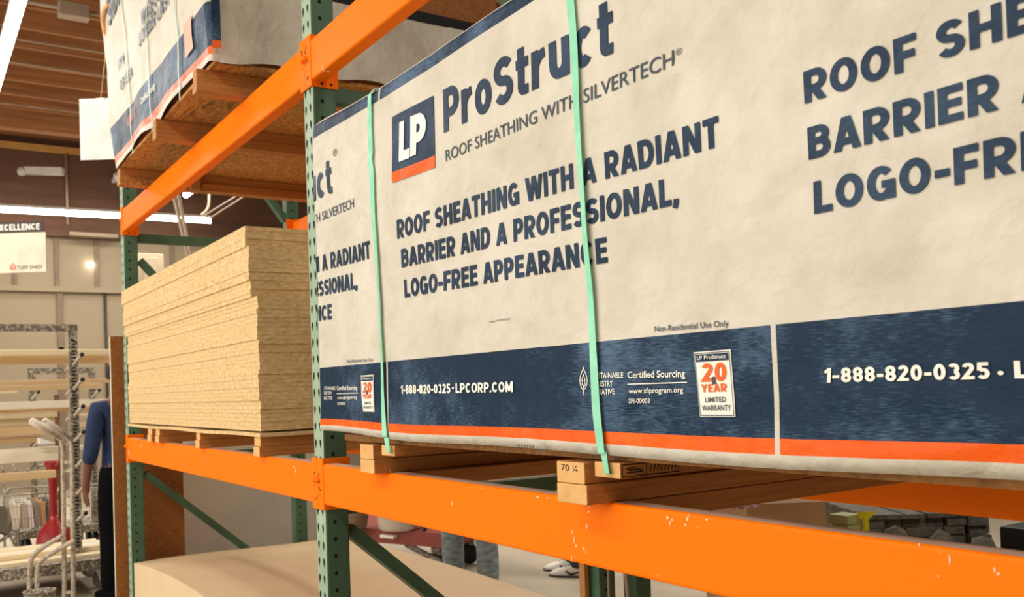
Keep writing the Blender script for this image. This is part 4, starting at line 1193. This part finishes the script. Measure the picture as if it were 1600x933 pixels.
def person(loc, rot, label, H=1.75, skin=SKIN, shirt=NAVY, trousers=BLKCLOTH, hair=HAIR, stance=.11, shoe=SHOE, walk=0.0, elbow=.12):
    """local frame: x = person's left, y = forward (faces +y), z up"""
    s = H/1.75
    t = thing('person', label, 'person', loc)
    V = lambda x, y, z: Vector((x*s, y*s, z*s))
    ch = []
    pel = (V(0, 0, .95), (.15*s, .11*s))
    ch.append([pel, (V(0, 0, 1.10), (.135*s, .10*s)), (V(0, .01, 1.28), (.155*s, .11*s)), (V(0, 0, 1.42), (.13*s, .09*s)), (V(0, .005, 1.50), .055*s), (V(0, .02, 1.555), .055*s),
               (V(0, .035, 1.61), (.072*s, .088*s)), (V(0, .03, 1.68), (.078*s, .095*s)), (V(0, .02, 1.735), (.05*s, .06*s))])
    hands = []
    for sg in (-1, 1):
        fy = walk*sg
        hip = (V(sg*.09, 0, .90), .088*s); knee = (V(sg*stance*.95, fy*.5+.02, .50), .058*s); ank = (V(sg*stance, fy, .09), .038*s)
        ch.append([pel, hip, (V(sg*.10, .01+fy*.2, .72), .076*s), knee, (V(sg*stance, fy*.8-.01, .33), .056*s), ank, (V(sg*stance, fy+.08, .04), (.04*s, .03*s)), (V(sg*stance, fy+.15, .03), (.036*s, .022*s))])
        sh = (V(sg*.175, 0, 1.40), .060*s); el = (V(sg*.24, -.02, 1.12), .041*s); wr = (V(sg*.25, elbow, .87), .026*s)
        palm = (V(sg*.25, elbow+.02, .80), (.018*s, .036*s))
        ch.append([(V(0, 0, 1.42), .09*s), sh, (V(sg*.21, -.01, 1.27), .048*s), el, (V(sg*.247, elbow*.5, 1.0), .036*s), wr, palm])
        for k, (dy, ln) in enumerate(((-.027, .06), (-.009, .072), (.009, .078), (.027, .068))):
            ch.append([palm, (V(sg*.25, elbow+.02+dy, .765), .0095*s), (V(sg*.243, elbow+.022+dy, .765-ln*.55), .0085*s), (V(sg*.232, elbow+.018+dy, .765-ln), .0075*s)])
        ch.append([palm, (V(sg*.235, elbow+.055, .80), .0105*s), (V(sg*.225, elbow+.075, .765), .009*s)])
    body = skin_obj('body', ch, skin, t, 2, loc, rot)
    # nose, ears as a small welded addition
    tc = []
    for sg in (-1, 1):
        fy = walk*sg
        tc.append([(V(0, 0, .96), (.165*s, .125*s)), (V(sg*.092, 0, .88), .104*s), (V(sg*.102, .01+fy*.2, .70), .094*s), (V(sg*stance*.96, fy*.5+.015, .50), .078*s), (V(sg*stance, fy*.8-.01, .30), .082*s), (V(sg*stance, fy, .05), .080*s)])
    tc.append([(V(0, 0, .96), (.165*s, .125*s)), (V(0, 0, 1.03), (.15*s, .118*s))])
    skin_obj('trousers', tc, trousers, t, 2, loc, rot)
    sc = [[(V(0, 0, .90), (.172*s, .134*s)), (V(0, 0, 1.0), (.168*s, .128*s)), (V(0, 0, 1.14), (.155*s, .12*s)), (V(0, .01, 1.28), (.172*s, .128*s)), (V(0, 0, 1.41), (.145*s, .105*s)), (V(0, 0, 1.47), .07*s)]]
    for sg in (-1, 1):
        sc.append([(V(0, 0, 1.41), (.145*s, .105*s)), (V(sg*.178, 0, 1.40), .073*s), (V(sg*.213, -.01, 1.26), .064*s), (V(sg*.242, -.012, 1.09), .058*s), (V(sg*.247, elbow*.5, .99), .052*s)])
    skin_obj('shirt', sc, shirt, t, 2, loc, rot)
    R = Matrix.Translation(loc) @ Matrix.Rotation(rot, 4, 'Z')
    mb = MB(); n = 18; vs = []; m_ = 8
    for j in range(m_+1):
        th_ = PI*.62*j/m_
        for k in range(n):
            ph = 2*PI*k/n
            f = 1.0 if math.sin(ph) < .2 else (1-.0*th_)
            th2 = th_ if math.sin(ph) < .35 else th_*.55
            vs.append(R @ V(.092*math.sin(th2)*math.cos(ph), .018+.108*math.sin(th2)*math.sin(ph), 1.655+.115*math.cos(th2)))
    mb.add(vs, [(j*n+k, j*n+(k+1) % n, (j+1)*n+(k+1) % n, (j+1)*n+k) for j in range(m_) for k in range(n)], 0, True)
    mb.build('hair', hair, t)
    for sg in (-1, 1):
        fy = walk*sg
        # shoe: lofted sections heel to toe
        mb = MB(); secs = [(-.075, .028, .05, .012), (-.06, .036, .085, .0), (-.02, .038, .095, .0), (.04, .041, .085, .0), (.10, .047, .062, .0), (.16, .046, .05, .002), (.20, .036, .038, .008), (.225, .014, .024, .016)]
        n = 14; vs = []
        for (yy, w_, h_, lo) in secs:
            for k in range(n):
                a_ = 2*PI*k/n; cx_ = math.cos(a_); sz = math.sin(a_)
                z_ = lo+(h_*1.25-lo)*(.5+.5*sz) if sz > -.3 else lo
                vs.append(R @ Vector((sg*stance*s+w_*cx_, fy*s+yy, max(0.001, z_))))
        mb.add(vs, [(j*n+k, j*n+(k+1) % n, (j+1)*n+(k+1) % n, (j+1)*n+k) for j in range(len(secs)-1) for k in range(n)], 0, True)
        mb.add([vs[k] for k in range(n)], [list(range(n))[::-1]], 0)
        so = mb.build('shoe', shoe, t)
        mb = MB(); vs = []
        for (yy, w_) in [(-.08, .02), (-.06, .039), (0, .040), (.08, .047), (.16, .050), (.21, .036), (.235, .012)]:
            vs += [R @ Vector((sg*stance*s-w_, fy*s+yy, .001)), R @ Vector((sg*stance*s+w_, fy*s+yy, .001)), R @ Vector((sg*stance*s+w_, fy*s+yy, .016)), R @ Vector((sg*stance*s-w_, fy*s+yy, .016))]
        mb.add(vs, [(i*4+k, (i+1)*4+k, (i+1)*4+(k+1) % 4, i*4+(k+1) % 4) for i in range(6) for k in range(4)], 0)
        mb.build('sole', BLACK if shoe is not SHOE else mat('dark sole', (60, 58, 56), .6), so)
        if shoe is SHOE:
            mb = MB()
            for q in range(4):
                yq = .03+.022*q
                mb.bar(R @ Vector((sg*stance*s-.02, fy*s+yq, .110-.011*q)), R @ Vector((sg*stance*s+.02, fy*s+yq+.008, .110-.011*q)), .003, .003)
            mb.build('laces', GREY_TXT, so)
            mb = MB(); xq = sg*stance*s
            for e_ in (-1, 1):
                for (a_, b_) in (((.045*e_, -.01, .045), (.049*e_, .05, .026)), ((.049*e_, .05, .026), (.048*e_, .09, .052))):
                    mb.bar(R @ Vector((xq+a_[0], fy*s+a_[1], a_[2])), R @ Vector((xq+b_[0], fy*s+b_[1], b_[2])), .003, .006)
            mb.build('side_mark', BLACK, so)
    return t
d_ = at(192, 700, depth=6.75)
person(Vector((d_.x, d_.y, 0)), math.radians(105), 'person in navy denim shirt and black trousers standing behind the upright strand board', 1.74, SKIN, NAVY, BLKCLOTH, elbow=.06, shoe=BLKCLOTH)
d_ = at(735, 893, depth=6.3)
person(Vector((d_.x, d_.y, 0)), math.radians(215), 'person in faded grey jeans, only the lower legs showing beyond the rack', 1.75, SKIN_L, GREYT, JEANS, stance=.13, shoe=mat('tan boot leather', (150, 128, 104), .7))
d_ = at(890, 899, Z=0)
person(Vector((d_.x, d_.y+.06, 0)), math.radians(128), 'person beyond the rack, only white trainers showing under the orange beam', 1.75, SKIN_L, GREYT, mat('charcoal trousers', (60, 62, 66), .8), stance=.10, walk=.05)

# ------------------------------------------------------------------ hanging signs
a = at(124, 155, depth=7); b = at(182, 160.5, depth=7.0)
t = thing('hanging_sign', 'blank white board hanging on a thin cord left of the upper bundle', 'sign', tuple((a+b)/2))
e1 = (b-a); e1.z = 0; e1.normalize(); w_ = .33; h_ = a.z-at(125, 251, depth=7).z
mb = MB(); c = Vector((a.x, a.y, a.z-h_/2))+e1*w_/2; mb.obox(c, e1, w_/2, .004, h_/2); mb.build('board', FIXT, t)
mb = MB(); q = Vector((a.x, a.y, a.z))+e1*.165; mb.tube([q, q+Vector((.0, .06, .5)), q+Vector((0, .22, 5.5-q.z))], .004, 6); mb.build('cord', PINE_O, t)
mb = MB(); mb.obox(q+Vector((0, 0, -.008)), e1, .03, .008, .01); mb.build('clip', FIXT, t)
a = at(0, 343, depth=9); b = at(68, 345, depth=9.0)
e1 = (b-a); e1.z = 0; e1.normalize(); c1 = Vector((b.x, b.y, 0)); zt_ = b.z
ztop = b.z; zmid = at(68, 363, depth=9).z; zbot = at(68, 425, depth=9).z
t = thing('hanging_sign', 'wide hanging sign reading EXCELLENCE above a pale board with a red logo', 'sign', (c1.x, c1.y, zbot))
Lw = 2.0
mb = MB(); q = c1-e1*(Lw/2); mb.obox((q.x, q.y, (ztop+zmid)/2), e1, Lw/2, .008, (ztop-zmid)/2); mb.build('header_board', mat('dark brown sign board', (58, 40, 34), .6), t)
mb = MB(); mb.obox((q.x+e1.x*.02, q.y+e1.y*.02, (zbot+zmid)/2), e1, Lw/2, .008, (zmid-zbot)/2); mb.build('lower_board', mat('pale sign board', (206, 196, 172), .5), t)
mb = MB()
for f in (1.2, 1.7): q = c1-e1*f; mb = MB(); mb.tube([(q.x, q.y, ztop), (q.x, q.y, 5.6)], .0015, 5); mb.build('cord', PIPE, t)
nn_ = Vector((e1.y, -e1.x, 0))
if nn_.dot(EYE-c1) < 0: nn_ = -nn_
FS = Flat(t, lambda x, z, off: Vector((c1.x, c1.y, 0))+e1*x+nn_*(.0085+off)+Vector((0, 0, z)))
lettering(FS, 'EXCELLENCE', (-.475, zmid+.028), (-.035, zmid+.028), .060, WHITE_TXT, .02, .001, block=.2)
def px_on_sign(px, py):
    p = at(px, py, depth=9); return ((Vector((p.x, p.y, 0))-c1).dot(e1), p.z)
s0 = px_on_sign(28, 421.5); s1 = px_on_sign(67, 421.5)
lettering(FS, 'TUFF SHED', s0, (s1[0], s0[1]), .036, GREY_TXT, .02, .001)
c_ = px_on_sign(22, 418)
stroke(FS, [[(c_[0]-.026, c_[1]-.02), (c_[0]-.026, c_[1]+.01), (c_[0], c_[1]+.034), (c_[0]+.026, c_[1]+.01), (c_[0]+.026, c_[1]-.02), (c_[0]-.026, c_[1]-.02)], [(c_[0]-.012, c_[1]-.02), (c_[0]-.012, c_[1]+.006), (c_[0]+.012, c_[1]+.006), (c_[0]+.012, c_[1]-.02)]], .009, mat('faded red print', (196, 96, 86), .6), 'house_emblem', .001)

# ------------------------------------------------------------------ moulding carts and loose things at the far left
def board_px(px0, px1, py0, py1, depth, m, label, group='pale boards lying across the moulding cart', thick=.09, ext=1.0):
    """board lying across the cart arms, running along the aisle-crossing direction"""
    a = at(px0, (py0+py1)/2, depth=depth); zz = a.z
    b = at(px1, (py0+py1)/2, X=a.x)
    h = abs(at(px1, py0, X=a.x).z-at(px1, py1, X=a.x).z)
    y0 = a.y-(ext if px0 <= 0 else 0)
    mb = MB(); mb.box((a.x-thick, y0, zz-h/2), (a.x, b.y, zz+h/2), 0, bev=min(.004, h*.2))
    return tag(mb.build('board', m), label, 'board', group)
def moulding_cart(px, depth, pyt, back, label, arms, widths):
    p = at(px, pyt, depth=depth); x, y, zt = p.x, p.y, p.z
    t = thing('moulding_cart', label, 'cart', (x, y-.5, 0))
    mb = MB(); mb.box((x-.022, y-.03, .26), (x+.022, y+.03, zt), 0); 
    e = 0
    zz = .35
    while zz < zt-.12:
        mb.add([(x+.0228, y-.014, zz), (x+.0228, y+.014, zz), (x+.0228, y+.014, zz+.012), (x+.0228, y-.014, zz+.012)], [(0, 1, 2, 3)], 1); zz += .026
    mb.build('upright', [STEEL, HOLE], t)
    mb = MB(); mb.box((x-.022, y-widths, .26), (x+.022, y-widths+.06, zt)); mb.build('upright', STEEL, t)
    mb = MB(); mb.box((x-.025, y-widths-.003, zt-.05), (x+.025, y+.033, zt+.003)); mb.build('top_rail', STEEL, t)
    for ap in arms:
        za = at(px, ap, depth=depth).z
        for yy in (y, y-widths+.03):
            mb = MB(); mb.tube([(x-.25, yy-.02, za-.06), (x+.02, yy, za-.02), (x+.20, yy+.03, za+.045)], .013, 8); ar = mb.build('arm', STEEL_L, t)
            mb = MB(); mb.tube([(x+.198, yy+.0297, za+.0445), (x+.215, yy+.033, za+.050)], .0155, 8); mb.build('end_cap', BLACK, ar)
    return x, y, t
x, y, tcart = moulding_cart(113, 7.0, 508, 0, 'paint-flecked steel moulding cart with stepped arms, left of the standing person', [566, 604, 645, 684, 725, 767, 808], 1.5)
# its deck, edge and caster
mb = MB(); mb.box((x-.75, y-1.75, .19), (x+.22, y+.27, .27)); mb.build('deck_frame', STEEL, tcart)
mb = MB(); mb.box((x-.72, y-1.7, .27), (x+.12, y+.24, .295)); mb.build('deck', PINE, tcart)
for (cx_, cy_) in ((x-.05, y+.18), (x-.6, y+.18), (x-.05, y-1.6), (x-.6, y-1.6)):
    mb = MB(); mb.lathe((cx_, cy_, .075), [(0, -.02), (.055, -.02), (.075, -.012), (.075, .012), (.055, .02), (0, .02)], 20, axis=(1, .3, 0)); mb.build('caster_wheel', mat('grey rubber', (112, 106, 96), .7), tcart)
    mb = MB(); mb.bar((cx_+.03, cy_, .07), (cx_+.03, cy_-.04, .19), .016, .025); mb.build('caster_fork', FIXT, tcart)
bl = [(0, 175, 547, 556, 7.1, PINE, 'pale board across the highest arm of the moulding cart'), (0, 175, 557, 569, 7.2, PINE_O, 'tan board right below the highest pale board'),
      (0, 175, 595, 602, 7.1, PINE_O, 'brownish board across the second arm of the moulding cart'), (0, 160, 603, 611, 7.25, PINE, 'pale board just below the brownish second-arm board'),
      (0, 28, 610, 615, 7.45, PINE_W, 'short white board end at the left below the second arm'), (0, 175, 629, 640, 7.1, PINE_W, 'whitish board across the third arm of the moulding cart'),
      (0, 160, 641, 647, 7.3, PINE_O, 'dull board under the whitish third-arm board'), (0, 90, 646, 655, 7.15, PINE, 'topmost board of the pale pile at mid left'),
      (0, 86, 656, 667, 7.2, PINE, 'second board of the pale pile at mid left'), (0, 92, 668, 682, 7.15, PINE_O, 'third board of the pale pile at mid left'),
      (0, 64, 684, 694, 7.2, PINE_O, 'lowest board of the pale pile at mid left'), (0, 92, 703, 711, 7.1, PINE_W, 'long white board under the pale pile'),
      (0, 92, 712, 725, 7.05, PINE_W, 'long cream board below the long white board'), (0, 88, 741, 753, 6.9, PINE_O, 'warm tan board in front of the red container neck'),
      (118, 172, 648, 652, 7.2, PINE, 'short thin board right of the steel upright, upper'), (118, 150, 660, 668, 7.2, PINE, 'short pale board right of the steel upright, middle'),
      (118, 150, 697, 704, 7.2, PINE_W, 'short white board right of the steel upright, lower')]
for (a0, a1, b0, b1, d, m, lab) in bl: board_px(a0, a1, b0, b1, d, m, lab)
mb = MB(); a = at(74, 689, depth=7.1); mb.add([(a.x, a.y-.05, a.z+.025), (a.x, a.y+.06, a.z-.02), (a.x, a.y-.05, a.z-.025), (a.x-.2, a.y-.05, a.z+.025), (a.x-.2, a.y+.06, a.z-.02), (a.x-.2, a.y-.05, a.z-.025)], [(0, 2, 1), (3, 4, 5), (0, 1, 4, 3), (1, 2, 5, 4), (2, 0, 3, 5)])
tag(mb.build('foam_wedge', FIXT), 'small white wedge at the end of the pale board pile', 'wedge')
# boards lying on the deck
for i, (yo, xo, zz, m, lab) in enumerate(((0.28, -.03, .296, PINE, 'long pale board lying on the cart deck, front'), (.30, -.14, .296, PINE_W, 'long white board lying on the cart deck, middle'), (.24, -.26, .296, PINE, 'long pale board lying on the cart deck, back'))):
    mb = MB(); mb.box((x+xo-.10, y-2.2, zz), (x+xo, y+yo, zz+.035), 0, bev=.003); tag(mb.build('board', m), lab, 'board', 'boards on the cart deck')
# the farther cart
x2, y2, tc2 = moulding_cart(143, 9.0, 575, 0, 'farther moulding cart frame behind the pale boards', [618, 690], .56)
mb = MB(); mb.box((x2-.5, y2-.7, .19), (x2+.15, y2+.15, .26)); mb.build('deck_frame', STEEL, tc2)
for (cx_, cy_) in ((x2, y2), (x2-.4, y2), (x2, y2-.6), (x2-.4, y2-.6)):
    mb = MB(); mb.lathe((cx_, cy_, .095), [(0, -.02), (.08, -.02), (.095, -.012), (.095, .012), (.08, .02), (0, .02)], 16, axis=(0, 1, 0)); mb.build('caster_wheel', BLACK, tc2)
# wood stake behind
mb = MB(); a = at(88, 617, depth=8.5); mb.box((a.x-.02, a.y-.02, 0), (a.x+.02, a.y+.02, a.z), 0); tag(mb.build('wood_stake', mat('dark stake wood', (112, 78, 50), .8)), 'brown upright stake behind the pale board pile', 'stake')

# hand trucks with bent pipes (nearer)
def pipe_path(pp, depth): return smooth_path([at(px, py, depth=d) for px, py, d in pp], 2)
t = thing('hand_truck', 'paint-spattered hand truck with two padded white handles, before the moulding cart', 'hand truck', tuple(Vector((at(100, 900, depth=6.6).x, at(100, 900, depth=6.6).y, 0))))
gA = at(98, 700, depth=6.6); gB = at(112, 700, depth=6.6)
for (pts, nm) in (([(50, 658), (93, 683), (98, 695), (99, 760), (100, 860), (101, 960), (102, 1000)], 0), ([(70, 658), (108, 684), (113, 696), (113, 760), (114, 860), (115, 960), (115, 1000)], 1)):
    path = smooth_path([at(px, py, depth=6.6-(.25 if i == 0 else 0)) for i, (px, py) in enumerate(pts)], 3)
    path[-1].z = max(path[-1].z, .02)
    mb = MB(); mb.tube(path, .017, 10); ob = mb.build('side_pipe', STEEL_L, t)
    g0 = path[0]; g1 = path[0].lerp(path[8], .9) if len(path) > 8 else path[1]
    mb = MB(); mb.tube([g0, g0.lerp(at(93, 683, depth=6.6) if nm == 0 else at(108, 684, depth=6.6), .62)], .024, 12); mb.build('padded_grip', mat('white tape grip', (228, 216, 202), .6), ob)
for pts in ([(96, 838), (62, 858), (50, 870), (46, 885), (46, 933), (46, 985)], [(116, 845), (76, 867), (62, 878), (58, 890), (58, 933), (58, 985)]):
    path = smooth_path([at(px, py, depth=6.5) for px, py in pts], 3)
    mb = MB(); mb.tube(path, .017, 10); mb.build('bent_leg', STEEL_L, t)
mb = MB(); a, b = at(99, 722, depth=6.6), at(113, 722, depth=6.6); 
for py in (722, 735, 790, 925):
    mb.bar(at(99, py, depth=6.6), at(114, py+1, depth=6.6), .008, .010)
mb.build('cross_bar', STEEL_L, t)
a = at(62, 925, depth=6.2)
mb = MB(); 
for rr in (.095,): mb.lathe((a.x, a.y, a.z-.10), [(rr-.015, 0), (rr, 0), (rr+.005, .10), (rr+.011, .11), (rr-.002, .11), (rr-.015, .0)], 28, axis=(0, 0, 1))
mb.lathe((a.x, a.y, 0.001), [(0, 0), (.085, 0), (.09, a.z-.1), (.08, a.z-.1), (.075, .01), (0, .01)], 28)
tag(mb.build('bucket', STEEL), 'dull rimmed bucket at the bottom left, under the bent pipes', 'bucket')

# red container with a long flared neck
c = at(85, 843, depth=7.8)
zc = c.z
ztop_ = at(83, 721, depth=7.8).z
t = thing('red_container', 'red round-bodied container with a long flared neck, behind the pipes', 'container', (c.x, c.y, 0))
mb = MB(); mb.lathe((c.x, c.y, 0), [(0, .0), (.12, .0), (.14, .03), (.147, zc-.05), (.135, zc+.04), (.10, zc+.10), (.05, zc+.16), (.032, zc+.20), (0, zc+.2)], 28); mb.build('body', RED, t)
mb = MB(); mb.lathe((c.x-.02, c.y, 0), [(.034, zc+.14), (.030, zc+.3), (.034, ztop_-.16), (.038, ztop_-.1), (.066, ztop_), (.060, ztop_), (.03, ztop_-.1)], 20); mb.build('neck', RED, t)

# wire shopping baskets
def wire_basket(c, ax, w, d, h, label, m):
    ax = Vector((ax[0], ax[1], 0)).normalized(); s_ = Vector((-ax.y, ax.x, 0)); c = Vector(c)
    t = thing('wire_basket', label, 'basket', tuple(c))
    def pt(u, v, z_):
        k = .78+.22*z_/h
        return c+ax*(u*w/2*k)+s_*(v*d/2*k)+Vector((0, 0, z_))
    mb = MB()
    for z_ in (0, h*.33, h*.66): mb.tube([pt(-1, -1, z_), pt(1, -1, z_), pt(1, 1, z_), pt(-1, 1, z_), pt(-1, -1, z_)], .003, 5)
    n = 14
    for i in range(n+1):
        u = -1+2*i/n
        for v in (-1, 1): mb.tube([pt(u, v, 0), pt(u, v, h)], .0022, 4)
        mb.tube([pt(-1, u, 0), pt(-1, u, h)], .0022, 4); mb.tube([pt(1, u, 0), pt(1, u, h)], .0022, 4)
        mb.tube([pt(u, -1, 0), pt(u, 1, 0)], .0022, 4)
    mb.build('wire_mesh', m, t)
    mb = MB(); mb.tube([pt(-1, -1, h), pt(1, -1, h), pt(1, 1, h), pt(-1, 1, h), pt(-1, -1, h)], .007, 8); mb.build('rim', m, t)
    mb = MB()
    for u in (-.8, .8):
        for v in (-.7, .7): mb.tube([pt(u, v, 0), Vector((pt(u, v, 0).x, pt(u, v, 0).y, 0.02))], .012, 8)
    mb.build('stand', STEEL, t)
    return t
WIRE = mat('chrome wire', (150, 140, 124), .4, metal=.6)
p = at(52, 822, depth=8.2)
wire_basket((p.x, p.y, p.z), (0.15, 1), .42, .7, .32, 'large chrome wire basket heaped with pale stock at the left', WIRE)
bk = p.copy()
p = at(142, 812, depth=8.3)
wire_basket((p.x, p.y, p.z), (0.1, 1), .26, .4, .30, 'small wire basket between the steel upright and the standing person', WIRE)
random.seed(9)
GP = 'pale packets in the wire basket'
cols = [(226, 216, 196), (196, 186, 170), (236, 232, 220), (150, 140, 128), (206, 160, 110), (96, 92, 92), (176, 168, 160)]
labs = ['upright pale packet in the large wire basket', 'leaning grey packet in the large wire basket', 'white packet in the large wire basket', 'taupe packet in the large wire basket', 'orange-brown packet in the large wire basket', 'dark packet in the large wire basket', 'dull grey packet in the large wire basket']
for i in range(21):
    m = mat('packet %d' % (i % 7), cols[i % 7], .6)
    u = (i % 7)/6-.5; v = (i//7)/2-.5
    cx_, cy_ = bk.x+v*.42, bk.y+u*.30
    a_ = random.uniform(-.15, .15)
    mb = MB(); mb.obox((cx_, cy_, bk.z+.008+.115), (math.sin(a_)*.3, a_, 1), .11, .014, .03); o = mb.build('packet', m)
    tag(o, labs[i % 7]+', row '+['nearest', 'middle', 'farthest'][2-i//7], 'packet', GP)
# dark tilted panel and legs of a folded cart at far left
t = thing('folded_cart', 'tilted grey seat panel and bent tube legs of a cart at the left edge', 'cart', tuple(Vector((at(10, 900, depth=8.7).x, at(10, 900, depth=8.7).y, 0))))
a = at(4, 812, depth=8.7)
mb = MB(); mb.obox((a.x, a.y, a.z), (0, 1, -.35), .13, .12, .012, up=(1, 0, .3)); mb.obox((a.x, a.y-.02, a.z-.0), (0, .5, 1), .12, .012, .12); mb.build('seat_panel', mat('dull olive plate', (98, 90, 76), .6), t)
mb = MB()
mb.tube(smooth_path([at(-30, 860, depth=8.7), at(0, 846, depth=8.7), at(30, 826, depth=8.7), at(44, 824, depth=8.7)]), .016, 10)
mb.tube([at(38, 826, depth=8.7), at(48, 852, depth=8.7)], .014, 8); mb.tube([at(16, 838, depth=8.7), at(26, 856, depth=8.7)], .014, 8)
mb.tube([at(-30, 864, depth=8.7), at(96, 857, depth=8.7)], .014, 8)
mb.build('tube_frame', STEEL, t)
# clutter above the red-brown board: bent black arms
mb = MB()
for (q0, q1) in (((22, 725), (26, 742)), ((30, 740), (62, 728)), ((0, 726), (8, 741)), ((48, 734), (70, 726))):
    mb.tube([at(*q0, depth=9.3), at(*q1, depth=9.3)], .012, 8)
mb.tube([at(-20, 740, depth=9.3), at(80, 738, depth=9.3)], .012, 8)
for px in (5, 70):
    p = at(px, 739, depth=9.3); mb.tube([p, (p.x, p.y, 0)], .012, 8)
tag(mb.build('clamp_rack', STEEL), 'dark bent clamp arms on a rail behind the tan board', 'rack')

# lumber strips leaning by the roof opening (seen through the left bay)
for i, (p0, p1, lab) in enumerate((((273, 312), (292, 396), 'pale pole crossing in front of the level led strip, left of the pair'), ((280, 312), (297, 396), 'pale pole crossing in front of the level led strip, right of the pair'))):
    a = at(*p0, depth=10.5); b = at(*p1, depth=10.2); d = (a-b)
    top = a+d*((5.75-a.z)/d.z); bot = b-d*(b.z/d.z) if False else b-d*1.0
    mb = MB(); mb.tube([bot, top], .022, 8); tag(mb.build('ceiling_pole', PIPE), lab, 'pole', 'slanted poles hanging from the ceiling')
for i, (p0, p1, lab) in enumerate((((380, 300), (318, 338), 'thin pale brace rod slanting below the upper runner, upper'), ((402, 294), (322, 345), 'thin pale brace rod slanting below the upper runner, lower'))):
    a = at(*p0, depth=12.5); b = at(*p1, depth=12.5)
    mb = MB(); e_ = (a-b).normalized(); e_ = e_*((5.78-a.z)/e_.z); mb.tube([b, a+e_], .012, 8); tag(mb.build('brace_rod', mat('dull rod', (128, 108, 88), .6)), lab, 'rod')
path = smooth_path([at(326, 285, depth=12.0), at(327, 318, depth=12.0), at(324, 328, depth=12.0), at(315, 336, depth=12.0)], 3)
mb = MB(); mb.tube([Vector((path[0].x, path[0].y, 5.81))]+path, .016, 8); tag(mb.build('bent_conduit', PIPE), 'bent pale conduit hanging beside the level led strip', 'conduit')
# storage behind the left bay, seen between strut and stack
for i, (px0, px1, py, d, m, lab) in enumerate(((215, 262, 395, 13.5, BEIGE, 'beige storage block high by the far wall, larger'), (232, 250, 402, 13.2, BEIGE, 'small beige storage block high by the far wall, smaller'))):
    a = at(px0, py, depth=d); b = at(px1, py, depth=d)
    mb = MB(); mb.box((a.x-.3, a.y, 0), (a.x, b.y, a.z), 0, bev=.01); tag(mb.build('storage_block', m), lab, 'block')
bpy.context.view_layer.update()
